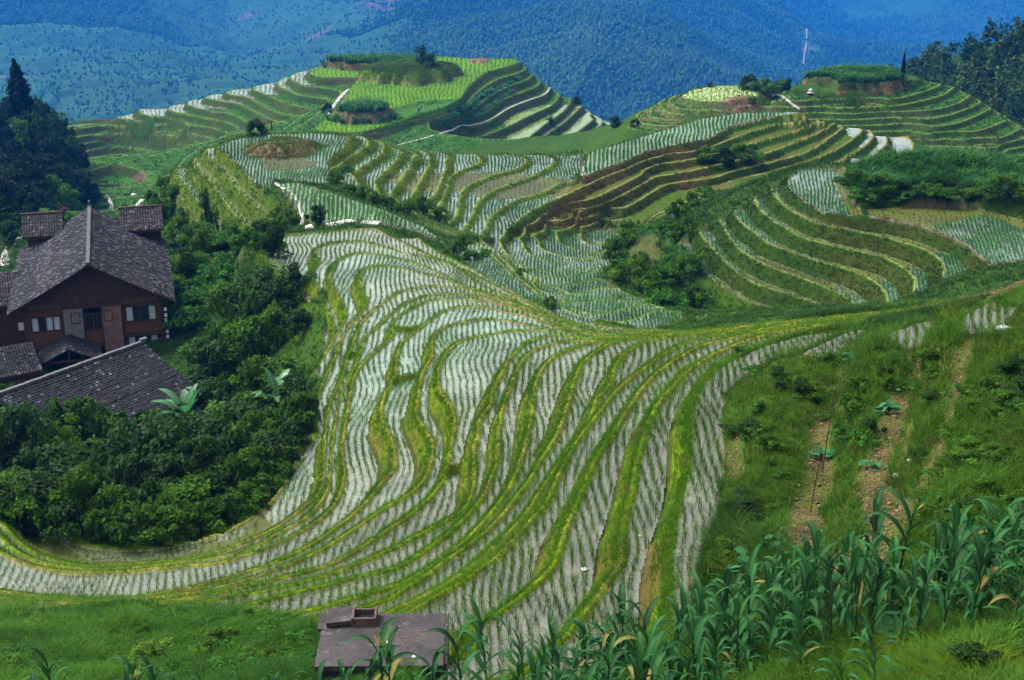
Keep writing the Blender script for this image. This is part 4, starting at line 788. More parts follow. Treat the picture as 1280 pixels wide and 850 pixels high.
for a, b_, z0, z1 in ((-4.6, -2.1, 1.8, 2.98), (1.95, 4.55, 2.38, 3.2), (-.7, .55, 1.85, 2.85), (-4.6, -4.3, 2.6, 5), (-2.35, -2.1, 2.6, 4.9), (4.35, 4.6, 2.8, 5), (1.95, 2.15, 2.8, 5), (-4.6, -2.1, 4.2, 5.0), (1.95, 4.55, 4.45, 5.0), (1.95, 4.55, .4, .9), (4.35, 4.6, .6, 1.9), (1.95, 2.15, .6, 1.9)): boards(a, b_, z0, z1)
bm = bmesh.new()
for k in range(50):
    x = -W2 + .1 + (2 * W2 - .2) * (k + .5) / 50; zt_ = rz_at(x) - .22
    if zt_ > 4.72: bx(bm, (x, .06 + r_.uniform(-.008, .008), (4.62 + zt_) / 2), (.185, .06, zt_ - 4.62))
obj('gable_boards', bm, M_wood_d, hs_)
bm = bmesh.new()
for x in (-4.68, -2.1, -.75, .6, 1.92, 4.65): bx(bm, (x, -.06, 1.9), (.2, .2, 6.2))
for z_, x0, x1 in ((1.78, -4.7, -2.1), (1.7, -.8, .6), (2.27, 1.95, 4.65), (4.66, -4.7, 4.7)): bx(bm, ((x0 + x1) / 2, -.12, z_), (x1 - x0, .14, .16))
obj('posts_and_beams', bm, M_wood_d, hs_)
window(hs_, -3.3, .0, 3.58, 1.95, 1.05, 2, (0, 2, 3)); window(hs_, 3.25, .0, 3.82, 2.1, 1.1, 2, (0, 3)); window(hs_, 3.25, .0, 1.56, 2.1, 1.1, 2, (0, 3)); window(hs_, -.07, -.04, 3.5, 1.05, 1.15, 2, ())
window(hs_, -1.25, -.26, 3.95, .5, .7, 1, ()); window(hs_, 1.0, -.26, 3.95, .5, .7, 1, ())
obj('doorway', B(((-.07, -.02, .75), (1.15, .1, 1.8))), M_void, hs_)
eLf, eRf = (-W2 - OV, -FO, rz_at(W2 + OV)), (W2 + OV, -FO, rz_at(W2 + OV)); BK = DEP + 1.6
rfL = tile_roof('roof', (-W2 - OV, BK, eLf[2]), (-W2 - OV, -FO, eLf[2]), (0, BK, RZ), (0, -FO, RZ), hs_, (.020, .020, .025), .82, 5)
rfR = tile_roof('roof', (W2 + OV, -FO, eRf[2]), (W2 + OV, BK, eRf[2]), (0, -FO, RZ), (0, BK, RZ), hs_, (.021, .019, .023), .82, 6)
slab('roof_deck', [(-W2 - OV, -FO, eLf[2] - .03), (-W2 - OV, BK, eLf[2] - .03), (0, BK, RZ - .05), (0, -FO, RZ - .05)], .08, M_wood_d, hs_); slab('roof_deck', [(W2 + OV, -FO, eRf[2] - .03), (W2 + OV, BK, eRf[2] - .03), (0, BK, RZ - .05), (0, -FO, RZ - .05)], .08, M_wood_d, hs_)
bm = bmesh.new()
for k in range(56): bx(bm, (r_.uniform(-.02, .02), -FO + (BK + FO) * (k + .5) / 56, RZ + .1 + r_.uniform(-.012, .012)), (.26, .24, .16))
bx(bm, (0, BK - .2, RZ + .35), (.14, .25, .5)); obj('ridge_cap', bm, mat_plain('old_ridge_tile', (.05, .05, .055), (.13, .13, .135), 4), hs_)
# rear wing, ridge across
wy, wr, we = DEP + 1.0, 8.1, 5.6
for s in (-1, 1):
    x0, x1 = (-5.2, -2.1) if s < 0 else (2.2, 5.6)
    tile_roof('wing_roof', (x0, wy - 1.7, we + .9), (x1, wy - 1.7, we + .9), (x0, wy + .8, wr - .4), (x1, wy + .8, wr - .4), hs_, (.028, .025, .028), .93, 12 + s, .2)
    slab('wing_deck', [(x0, wy - 1.7, we + .86), (x1, wy - 1.7, we + .86), (x1, wy + .8, wr - .45), (x0, wy + .8, wr - .45)], .1, M_wood_d, hs_)
    slab('wing_deck', [(x0, wy + .8, wr - .45), (x1, wy + .8, wr - .45), (x1, wy + 3.4, we + .8), (x0, wy + 3.4, we + .8)], .1, M_tile, hs_)
obj('wing_walls', B(((-3.6, wy + .8, 2.6), (2.6, 2.6, 7.6))), M_wood_d, hs_); obj('wing_walls', B(((3.9, wy + .8, 2.6), (2.9, 2.6, 7.6))), M_wood_d, hs_)
obj('wing_ridge', B(((-3.65, wy + .8, wr - .33), (3.2, .2, .16))), M_wood_d, hs_); obj('wing_ridge', B(((3.9, wy + .8, wr - .33), (3.5, .2, .16))), M_wood_d, hs_)
# notice strip with white plates at the corner
bm = bmesh.new(); bx(bm, (4.98, -.1, 2.75), (.42, .08, 3.2)); obj('notice_strip', bm, M_void, hs_)
for z_ in (4.05, 3.6, 2.35, 1.95, 1.5, 3.25): obj('notice_plate', B(((4.98, -.16, z_), (.2, .03, .25))), M_white, hs_)
# porch with its own small gable
pg = empty('porch_shelter', (hx, hy, hz0), 'small gabled tile-roofed porch at the foot of the timber house', 'porch', rz=YAW)
px0, py0, pz0 = -1.8, -2.1, 2.75
tile_roof('roof', (px0 - 2.1, py0 + 2.1, pz0 - 1.0), (px0 - 2.1, py0 - 1.3, pz0 - 1.0), (px0, py0 + 2.1, pz0), (px0, py0 - 1.3, pz0), pg, (.024, .021, .024), .97, 21); tile_roof('roof', (px0 + 2.1, py0 - 1.3, pz0 - 1.0), (px0 + 2.1, py0 + 2.1, pz0 - 1.0), (px0, py0 - 1.3, pz0), (px0, py0 + 2.1, pz0), pg, (.024, .021, .024), .97, 22)
bm = bmesh.new(); [obj('post', B(((px0 + s * 1.6, py0 + t, (pz0 - .9) / 2 - .6), (.16, .16, pz0 + .3))), M_wood_d, pg) for s in (-1, 1) for t in (-1, 1.8)]; bx(bm, (px0, py0 - 1.05, pz0 - .95), (3.4, .12, .14)); bx(bm, (px0, py0 - 1.05, pz0 - .5), (.12, .1, .9)); obj('gable_truss', bm, M_wood_d, pg)
bm = bmesh.new(); bx(bm, (px0, py0 + .3, -.5), (3.0, 2.4, 2.2)); obj('walls', bm, M_brick, pg)
# lower house, seen from above its long slope
rd = np.array([.58, .8146, 0]); sd_ = np.array([.8146, -.58, 0]); rr_ = np.array([-23.6, 86.6, CZ - 31.7]); Lr = 15.5; slope = .46
lh = empty('tile_roofed_house', tuple(rr_ - (0, 0, 4.8)), 'long low house under one dark tiled roof slope, below the timber house', 'house')
lo = np.array(lh.location)
def LP(a, b_, dz): return tuple(rr_ - lo + rd * a + sd_ * b_ + np.array([0, 0, dz]))
tile_roof('roof', LP(-Lr, 6.0, -6.0 * slope), LP(0.25, 5.3, -5.3 * slope), LP(-Lr, 0, 0), LP(.0, 0, 0), lh, (.017, .017, .021), .965, 31, .2, .2); slab('roof_deck', [LP(-Lr, 5.95, -5.95 * slope - .05), LP(.2, 5.25, -5.25 * slope - .05), LP(0, 0, -.06), LP(-Lr, 0, -.06)], .1, M_wood_d, lh)
tile_roof('roof', LP(.25, -4.2, -4.2 * slope), LP(-Lr, -4.2, -4.2 * slope), LP(0, 0, 0), LP(-Lr, 0, 0), lh, (.018, .018, .022), .97, 32, .2, .22); slab('roof_deck', [LP(.2, -4.15, -4.15 * slope - .05), LP(-Lr, -4.15, -4.15 * slope - .05), LP(-Lr, 0, -.06), LP(0, 0, -.06)], .1, M_wood_d, lh)
bm = bmesh.new()
for k in range(60): p = LP(-Lr + (Lr + .1) * (k + .5) / 60, 0, .08 + r_.uniform(-.01, .015)); bx(bm, p, (.25, .24, .15), math.atan2(rd[1], rd[0]))
p = LP(0, 0, .22); bx(bm, p, (.5, .26, .18), math.atan2(rd[1], rd[0])); obj('ridge_cap', bm, mat_plain('grey_ridge_tile', (.06, .06, .066), (.14, .14, .15), 4), lh)
bm = bmesh.new(); bx(bm, LP(-.6, .4, -4.9), (.2, 7.2, 5.0), math.atan2(rd[1], rd[0])); bx(bm, LP(-Lr / 2, 4.0, -4.6), (Lr - 1, .2, 4.6), math.atan2(rd[1], rd[0])); bx(bm, LP(-Lr / 2, -3.4, -4.0), (Lr - 1, .2, 4.6), math.atan2(rd[1], rd[0])); obj('walls', bm, M_wood_d, lh)
# outbuildings at the edge of the village
def outbuilding(name, px, py, H, w, d, hw, rot, label, base, roof_h=1.0):
    p = P3(px, py, H); e = empty(name, p, label, 'outbuilding', rz=rot)
    obj('walls', B(((0, 0, hw / 2 - 1.0), (w - .6, d - .6, hw + 2.0))), M_wood_d, e)
    tile_roof('roof', (-w / 2, -d / 2, hw), (w / 2, -d / 2, hw), (-w / 2, 0, hw + roof_h), (w / 2, 0, hw + roof_h), e, base, .95, int(px + 40), .2); tile_roof('roof', (w / 2, d / 2, hw), (-w / 2, d / 2, hw), (w / 2, 0, hw + roof_h), (-w / 2, 0, hw + roof_h), e, base, .95, int(px + 41), .2)
    slab('roof_deck', [(-w / 2, -d / 2, hw - .04), (w / 2, -d / 2, hw - .04), (w / 2, 0, hw + roof_h - .05), (-w / 2, 0, hw + roof_h - .05)], .08, M_wood_d, e); slab('roof_deck', [(-w / 2, d / 2, hw - .04), (w / 2, d / 2, hw - .04), (w / 2, 0, hw + roof_h - .05), (-w / 2, 0, hw + roof_h - .05)], .08, M_wood_d, e)
    bm = bmesh.new(); bx(bm, (0, -d / 2 + .27, hw * .45), (.8, .08, hw * .8)); obj('door', bm, M_void, e); return e
outbuilding('tiled_shed', -14, 482, 36.8, 6.5, 5, 1.3, R(30), 'low shed with a dark tiled roof left of the porch', (.02, .019, .021), 1.3)
ob2 = outbuilding('village_house', -12, 425, 37.2, 6, 7, 3.6, R(20), 'dark house cut off by the edge of the photo, white notice on its wall', (.03, .027, .03), 1.6); obj('notice', B(((2.35, -3.28, 1.9), (.5, .04, .6))), M_white, ob2)
outbuilding('lean_to', 224, 345, 38.4, 2.2, 3.2, 1.3, R(15), 'small dark lean-to behind the right corner of the timber house', (.05, .05, .055), .5)
q = on_ground(78, 268); e = empty('roadside_hut', q, 'tiny hut with a flat orange roof by the pale path', 'hut', rz=R(20)); sc_ = q.y / 300
obj('walls', B(((0, 0, .7 * sc_), (1.7 * sc_, 1.2 * sc_, 1.6 * sc_))), M_wood_d, e); obj('roof', B(((0, -.3, 1.65 * sc_), (2.6 * sc_, 2.0 * sc_, .12), .1, (.25, 'X'))), M_orange, e)
# concrete cistern among the lower paddies
tk = empty('concrete_cistern', (-2.72, 26.2, CZ - 18.0), 'square weathered concrete cistern with a flat slab top at the paddy edge', 'cistern', rz=R(1))
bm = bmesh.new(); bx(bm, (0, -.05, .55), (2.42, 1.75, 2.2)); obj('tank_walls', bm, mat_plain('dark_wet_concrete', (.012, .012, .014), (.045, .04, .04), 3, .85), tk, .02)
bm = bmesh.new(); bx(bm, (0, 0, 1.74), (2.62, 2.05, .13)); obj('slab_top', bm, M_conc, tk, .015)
bm = bmesh.new(); bx(bm, (1.345, .1, 1.1), (.05, 1.5, 1.0)); obj('side_plate', bm, M_gbrick, tk)
bm = bmesh.new(); cx_, cy_ = -.42, .72
for s in (-1, 1): bx(bm, (cx_ + s * .24, cy_, 1.91), (.05, .5, .22)); bx(bm, (cx_, cy_ + s * .225, 1.905 - .02 * (s > 0)), (.43, .05, .21 - .04 * (s > 0)))
hatch = obj('hatch_rim', bm, mat_plain('rusty_concrete', (.03, .022, .02), (.16, .10, .085), 6), tk, .008); obj('standing_water', B(((cx_, cy_, 1.83), (.42, .4, .03))), M_glass, hatch)
lid = obj('cover_slab', B(((-.0, 0, 0), (.62, .52, .12))), M_conc, None, .01); lid.location = (-2.72 - .94, 26.2 + .7, CZ - 18 + 1.91); lid.rotation_euler = (R(4), R(-4), R(6)); tag(lid, 'loose square concrete lid lying on the cistern left of the hatch', 'lid')
bm = bmesh.new(); bx(bm, (0, 0, 0), (.3, .6, .07)); l2 = obj('cover_slab', bm, M_conc, None, .01); l2.location = (-2.72 - 1.27, 26.2 + .66, CZ - 18 + 1.78); l2.rotation_euler = (0, R(5), R(3)); tag(l2, 'narrow concrete slab under the loose lid at the cistern corner', 'slab')
def rock(name, p, s, mat, label, cat, seed, flat_=.6):
    bm = bmesh.new(); bmesh.ops.create_icosphere(bm, subdivisions=2, radius=s); rr = random.Random(seed)
    for v in bm.verts: v.co = Vector((v.co.x * rr.uniform(.75, 1.25), v.co.y * rr.uniform(.7, 1.1), v.co.z * flat_ * rr.uniform(.8, 1.15)))
    o = obj(name, bm, mat); o.location = p; o.rotation_euler = (0, 0, rr.uniform(0, 6)); return tag(o, label, cat)
zt_ = CZ - 18 + 1.81
for dx, dy, s, lb in ((.12, -.18, .055, 'white stone in the middle of the cistern slab'), (.72, -.72, .05, 'white stone near the front edge of the cistern slab'), (.02, .62, .07, 'brown stone beside the cistern hatch')):
    rock('stone', (-2.72 + dx, 26.2 + dy, zt_ + s * .3), s, M_stone if 'white' in lb else M_conc, lb, 'stone', int(dx * 100) + 7)
bm = bmesh.new(); rr = random.Random(8)
for k in range(46):
    a = Vector((rr.gauss(.3, .3), rr.gauss(.0, .2), rr.uniform(.005, .03))); ang = rr.uniform(0, 6.28); l = rr.uniform(.06, .3); cyl(bm, a, a + Vector((math.cos(ang) * l, math.sin(ang) * l, rr.uniform(0, .03))), .005, .003, 4)
o = obj('dry_twigs', bm, mat_plain('dead_stalk', (.12, .08, .04), (.25, .17, .09), 8), None); o.location = (-2.72, 26.2, zt_); o['kind'] = 'stuff'
# pale things lying about
def lie(px, py, lift=.0): p = on_ground(px, py); p.z += lift; return p
bag = rock('plastic_bag', lie(1253, 413, .05), .14, M_plast, 'crumpled white plastic bag on the grass slope beyond the rightmost paddy', 'bag', 3, .5); bag.scale = (1.5, .7, 1)
rock('plastic_bag', lie(731, 714, .05), .09, M_plast, 'white plastic scrap on the green bank in the middle of the lower paddies', 'bag', 5, .45)
rock('stone', lie(1120, 598, .04), .10, M_stone, 'white stone on the bare soil strip of the grassy slope', 'stone', 11); rock('stone', lie(1137, 578, .03), .06, M_stone, 'small pale stone just above the white one on the soil strip', 'stone', 12)
rock('stone', lie(800, 672, .04), .05, M_plast, 'whitish scrap at the edge of the rice terrace beside the tall bank', 'scrap', 13)
rock('stone', lie(387, 287, .15), .4, M_stone, 'pale boulder where the footpath meets the top of the spur', 'boulder', 14); rock('stone', lie(167, 245, .2), .45, M_stone, 'pale boulder by the bend of the far path', 'boulder', 15)
for (a, b_), lb in ((((411, 282), (441, 280)), 'longer pale concrete slab on the bank above the spur'), (((452, 279), (474, 283)), 'shorter pale concrete slab on the bank above the spur')):
    p, q = lie(*a), lie(*b_); d = q - p; bm = bmesh.new(); bx(bm, (0, 0, 0), (d.length * 1.0, .9, .16)); o = obj('concrete_slab', bm, M_path, None, .02); o.location = (p + q) / 2 + Vector((0, 0, .12)); o.rotation_euler = (0, 0, math.atan2(d.y, d.x)); tag(o, lb, 'slab')
# footpaths
def path(name, pts, w, lift=.06):
    P_ = [on_ground(*p) for p in catmull(pts, 6)]; P_ = np.array([tuple(p) for p in P_ if p]); 
    for _ in range(2): P_[1:-1] = (P_[:-2] + 2 * P_[1:-1] + P_[2:]) / 4
    P_[:, 2] = np.maximum(P_[:, 2], zat(P_[:, 0], P_[:, 1])); ribbon(name, P_, w, M_path, 'structure', lift)
path('footpath', [(6,333),(8,318),(18,303),(35,293),(60,286),(90,279),(112,275)], .9, .1); path('footpath', [(132,244),(136,250),(140,257),(138,262)], .6, .1); path('footpath', [(178,250),(172,258),(175,266),(182,274),(186,286)], .7, .12)
path('footpath', [(345,229),(352,234),(362,240),(371,250),(375,262),(379,272),(377,282)], .3, .08); path('footpath', [(436,112),(430,118),(424,125),(417,134),(412,144)], 1.0, .12)
path('footpath', [(497,182),(535,172),(572,162),(610,151),(635,136),(660,126),(680,119),(688,110)], .35, .1); path('footpath', [(964,121),(975,119),(985,127),(1000,137)], .5, .1)
# bent worker in the high field, grave marker on the right hill
def figure(base, hgt, yaw):
    bm = bmesh.new(); me = bpy.data.meshes.new('person'); k = hgt / 1.1
    J = {'pel': (0, 0, .82), 'ch': (.0, -.34, 1.08), 'ne': (0, -.47, 1.12), 'hd': (0, -.58, 1.14), 'lk': (-.11, -.03, .45), 'la': (-.12, .1, .03), 'rk': (.11, -.1, .45), 'ra': (.13, -.02, .03), 'ls': (-.19, -.36, 1.05), 'le': (-.2, -.45, .78), 'lh': (-.14, -.6, .55), 'rs': (.19, -.36, 1.05), 're': (.2, -.42, .78), 'rh': (.16, -.55, .52), 'lf': (-.12, -.06, .02), 'rf': (.13, -.18, .02)}
    rad = {'pel': .16, 'ch': .18, 'ne': .07, 'hd': .1, 'lk': .08, 'la': .05, 'rk': .08, 'ra': .05, 'ls': .075, 'le': .05, 'lh': .04, 'rs': .075, 're': .05, 'rh': .04, 'lf': .04, 'rf': .04}
    E = [('pel','ch'),('ch','ne'),('ne','hd'),('pel','lk'),('lk','la'),('pel','rk'),('rk','ra'),('ch','ls'),('ls','le'),('le','lh'),('ch','rs'),('rs','re'),('re','rh'),('la','lf'),('ra','rf')]
    n = list(J); vs = {a: bm.verts.new(Vector(J[a]) * k) for a in n}; [bm.edges.new((vs[a], vs[b_])) for a, b_ in E]; bm.verts.index_update(); bm.to_mesh(me); bm.free()
    o = bpy.data.objects.new('person', me); COL.objects.link(o); md = o.modifiers.new('skin', 'SKIN'); o.modifiers.new('sub', 'SUBSURF').levels = 1
    for i, a in enumerate(n): me.skin_vertices[0].data[i].radius = (rad[a] * k,) * 2; me.skin_vertices[0].data[i].use_root = a == 'pel'
    m, nt, b = new_mat('work_clothes'); tc = nt.nodes.new('ShaderNodeTexCoord'); sp_ = nt.nodes.new('ShaderNodeSeparateXYZ'); nt.links.new(tc.outputs['Object'], sp_.inputs[0])
    nt.links.new(ramp(nt, sp_.outputs[2], .8 * k / 1.6, .84 * k / 1.6, (.012, .012, .016), (.10, .13, .24)), b.inputs['Base Color']); mm = nt.nodes.new('ShaderNodeMath'); mm.operation = 'DIVIDE'; mm.inputs[1].default_value = 1.6; nt.links.new(sp_.outputs[2], mm.inputs[0]); nt.links.new(mm.outputs[0], [n_ for n_ in nt.nodes if n_.type == 'VALTORGB'][0].inputs[0])
    me.materials.append(m); o.location = base; o.rotation_euler = (0, 0, yaw); return o
q = on_ground(523, 141); o = figure(q, 1.25, R(60)); tag(o, 'person in a blue top and dark trousers bending over the bright green high field', 'person')
hb = bmesh.new(); bmesh.ops.create_uvsphere(hb, u_segments=12, v_segments=8, radius=.125); ht = obj('hair', hb, M_void, o); ht.location = (0, -.66, 1.33)
q = on_ground(1013, 116); e = empty('grave_marker', q, 'small pale stone grave with a pointed top under the maize knoll', 'grave'); e.scale = (.55, .55, .55)
bm = bmesh.new(); bx(bm, (0, 0, .35), (.9, .5, .9)); bmesh.ops.create_cone(bm, cap_ends=True, segments=4, radius1=.7, radius2=.05, depth=.6, matrix=Matrix.Translation((0, 0, 1.1)) @ Matrix.Rotation(R(45), 4, 'Z')); obj('stone_body', bm, M_stone, e, .03)
bm = bmesh.new(); bx(bm, (0, -.5, .05), (2.0, 1.0, .25)); obj('plinth', bm, M_stone, e, .03)
q = on_ground(1068, 209); e = empty('field_sign', q, 'small white board on a post at the corner of the maize field', 'sign'); bm = bmesh.new(); cyl(bm, (0, 0, -.2), (0, 0, .75), .035); obj('post', bm, M_wood_d, e); obj('board', B(((0, -.05, .55), (.6, .04, .28))), M_white, e)
print('buildings', time.time() - T0)
# ------------------------------------------------------------------ trees, shrubs, banana, maize
def trunk_mesh(name, h, r0, r_, limbs=5, lean=.12, spread=.5):
    bm = bmesh.new(); p = Vector((0, 0, -.3)); a = r_.uniform(0, 6.28); pts = [p]
    for k in range(5): p = p + Vector((math.cos(a) * lean * h / 5 + r_.normal(0, .03) * h / 5, math.sin(a) * lean * h / 5 + r_.normal(0, .03) * h / 5, h / 5 + .06)); pts.append(p.copy())
    for k in range(5): cyl(bm, pts[k], pts[k + 1], r0 * (1 - k * .17), r0 * (1 - (k + 1) * .17), 7)
    for k in range(limbs):
        s = pts[2 + k % 3]; aa = a + k * 2.4; q = s + Vector((math.cos(aa) * h * spread * r_.uniform(.5, 1), math.sin(aa) * h * spread * r_.uniform(.5, 1), h * r_.uniform(.15, .4))); cyl(bm, s, q, r0 * .45, r0 * .12, 5)
    me = bpy.data.meshes.new(name); bm.to_mesh(me); bm.free(); return me
M_bark = mat_plain('bark', (.02, .014, .009), (.07, .05, .035), 6, .9, .6, .03, (3, 3, .6))
def np_mesh(name, v, f, c, mat, sm=False):
    o = mesh_np(name, v, f, mat, c, smooth_=sm); me = o.data; bpy.data.objects.remove(o); return me
r_ = np.random.default_rng(17)
def crown_template(kind, seed):
    q = np.random.default_rng(seed)
    if kind == 'shrub': v, f, c = leafcloud((0, 0, .62), .95, 1.35, 2600, .08, (.046, .120, .007), q, .3, .45)
    elif kind == 'dark': v, f, c = leafcloud((0, 0, .62), .95, 1.35, 2600, .075, (.018, .052, .007), q, .2, .4)
    elif kind == 'light': v, f, c = leafcloud((0, 0, .62), .9, 1.4, 2400, .085, (.065, .145, .008), q, .3, .45)
    elif kind == 'weed': v, f, c = leafcloud((0, 0, .32), 1.1, .8, 2000, .10, (.036, .125, .010), q, .2, .4)
    elif kind == 'broad': v, f, c = leafcloud((0, 0, .66), .8, 1.1, 2600, .075, (.010, .028, .008), q, .3, .5)
    elif kind == 'bamboo':
        parts = []
        for k in range(16):
            a = q.uniform(0, 6.28); rr = q.uniform(.1, .75); h = q.uniform(.75, 1.25); parts.append(leafcloud((math.cos(a) * rr, math.sin(a) * rr, h * .62), .26, h * .8, 150, .12, c3(.05, .125, .016) * q.uniform(.6, 1.2), q, .7, .3))
        v, f, c = merge(parts)
    elif kind == 'conifer':
        parts = []
        for k in range(46):
            t = k / 45; z_ = .12 + .86 * t; rr = (1 - t) ** .8 * .27 + .015; a = k * 2.4
            parts.append(leafcloud((math.cos(a) * rr * .75, math.sin(a) * rr * .75, z_ - rr * .12), rr * .75, .12 + rr * .35, 90, .034, c3(.007, .018, .007) * q.uniform(.7, 1.3), q, .5, .3))
        v, f, c = merge(parts)
    return v, f, c
TPL = {}
for kind, n, th, tr in (('shrub', 4, .7, .03), ('dark', 3, .7, .03), ('light', 3, .7, .025), ('weed', 3, .25, .015), ('broad', 3, .75, .035), ('bamboo', 2, .9, .012), ('conifer', 2, .95, .018)):
    TPL[kind] = [(np_mesh('foliage', *crown_template(kind, 300 + k * 7 + len(kind)), M_leaf), trunk_mesh('trunk', th, tr, r_, 0 if kind == 'conifer' else 6, .03 if kind == 'conifer' else .1, .35)) for k in range(n)]
def plant(name, kind, p, s, sz_, label, cat, group=None, names=('crown', 'trunk')):
    f, t = TPL[kind][int(r_.integers(len(TPL[kind])))]; e = empty(name, p, label, cat, group, float(r_.uniform(0, 6.28))); e.scale = (s * float(r_.uniform(.8, 1.25)), s * float(r_.uniform(.8, 1.25)), sz_)
    for nm, me, mt in ((names[0], f, M_leaf), (names[1], t, M_bark)):
        o = bpy.data.objects.new(nm, me); COL.objects.link(o); o.parent = e
        if not me.materials: me.materials.append(mt)
    return e
def gp(px, py, H=None):
    """foot of a plant: survey pixel at a known drop, set down on the ground"""
    if H is None: return on_ground(px, py)
    x, y = ground(px, py, H); return Vector((float(x), float(y), float(zat(np.array([x]), np.array([y]))[0])))
# thicket in the gully below the houses
GRP = 'shrubs of the gully thicket'
THK = [(20,610,33,2.6,'dark'),(70,625,32.6,2.4,'dark'),(120,640,32.2,2.3,'dark'),(170,645,32,2.5,'dark'),(225,640,31.6,2.4,'dark'),(275,625,31.4,2.2,'dark'),(315,600,31.2,2.0,'dark'),(345,575,31,1.7,'shrub'),
 (10,575,33.6,2.5,'shrub'),(65,585,33.4,2.7,'light'),(130,590,33,2.6,'shrub'),(190,600,32.8,2.3,'dark'),(245,590,32.6,2.4,'dark'),(300,565,32.6,2.2,'shrub'),(350,540,31.8,1.8,'shrub'),(372,520,30.4,1.2,'shrub'),
 (30,555,34,2.2,'light'),(95,560,34,2.4,'light'),(150,560,34,2.3,'light'),(205,560,34,2.2,'shrub'),(215,530,35,1.8,'dark'),(265,545,34,2.3,'dark'),(320,520,33,2.0,'shrub'),(360,490,31.6,1.6,'shrub'),
 (275,505,35,2.2,'dark'),(315,480,34,2.1,'shrub'),(350,455,32.6,1.7,'shrub'),(375,450,31.4,1.2,'dark'),(260,470,36,2.0,'weed'),(295,445,35.4,2.1,'shrub'),(330,425,33.8,1.9,'dark'),(362,425,32,1.6,'dark'),(375,400,30.8,1.1,'dark'),
 (240,440,37,1.8,'weed'),(255,415,36.6,2.0,'weed'),(290,405,35.6,1.9,'weed'),(325,395,34,1.7,'weed'),(350,385,32.4,1.5,'dark'),(335,365,32.2,1.3,'dark'),(235,400,37.4,1.8,'weed'),(240,370,38,1.9,'shrub'),(265,375,36.8,1.7,'weed'),(300,365,34.6,1.5,'weed'),(250,345,38,1.8,'shrub'),(280,345,36,1.4,'weed'),(312,340,33,1.1,'weed'),(225,345,39,2.0,'dark'),
 (330,615,30.6,1.2,'light'),(60,655,30.6,1.5,'dark'),(110,668,30.2,1.4,'dark'),(165,672,30,1.4,'dark'),(215,668,29.8,1.4,'dark'),(260,655,29.8,1.3,'dark'),(300,635,29.8,1.3,'dark'),(-30,600,33.4,2.4,'dark'),(-20,640,31.6,2.0,'dark'),(350,600,29.8,1.0,'shrub'),(380,475,29.6,.9,'shrub'),(372,500,30,1.0,'light')]
LAB = {'dark': 'dark or mid-green leafy shrub crowded into the gully thicket below the houses', 'shrub': 'mid-green bushy shrub crowded into the gully thicket below the houses', 'light': 'bright yellow-green shrub in the gully thicket below the long roof', 'weed': 'low leafy clump creeping over the bank right of the timber house'}
for px, py, H, s, kd in THK:
    if px < 230 and py < 600: s *= .62
    p = gp(px, py, H); plant('thicket_shrub', kd, p - Vector((0, 0, .15)), s * .95, s * r_.uniform(.9, 1.25), LAB[kd] if kd == 'weed' or kd == 'light' else LAB['dark'], 'shrub', GRP if kd not in ('weed', 'light') else 'bright shrubs below the long roof' if kd == 'light' else 'clumps on the bank by the timber house', ('foliage', 'stems'))
for px, py, s, h in ((95,572,1.6,2.3),(60,578,1.5,2.0),(140,572,1.4,1.9),(190,568,1.4,1.9),(20,575,1.4,1.9),(285,470,1.4,2.4),(320,455,1.3,2.2)):
    plant('bamboo_clump', 'bamboo', gp(px, py, 35 if px < 250 else 34.4), s, h, 'feathery light green bamboo clump in front of the long dark roof' if px < 250 else 'feathery bamboo tuft rising over the shrubs right of the houses', 'bamboo', 'bamboo by the long roof' if px < 250 else 'bamboo tufts in the thicket', ('foliage', 'stems'))
for px, py, s in ((10,652,1.3),(35,664,1.2),(62,672,1.1),(90,678,1.1),(120,682,1.0),(150,684,1.0),(180,683,1.0),(210,681,1.0),(238,676,1.0),(262,669,1.0),(285,660,1.0),(308,647,1.0),(328,632,1.0),(345,612,1.0),(20,645,1.6),(55,655,1.6),(100,664,1.6),(145,668,1.5),(190,667,1.5),(235,660,1.5),(270,648,1.5),(300,632,1.5),(325,612,1.4),(342,590,1.3),(362,568,1.0),(376,548,.9),(382,525,.9),(380,500,.9),(372,540,1.3),(366,520,1.4)):
    p = on_ground(px, py - 6); plant('thicket_shrub', r_.choice(['dark', 'shrub', 'shrub', 'bamboo']), p, s * .9, s * .95, LAB['dark'], 'shrub', GRP, ('foliage', 'stems'))
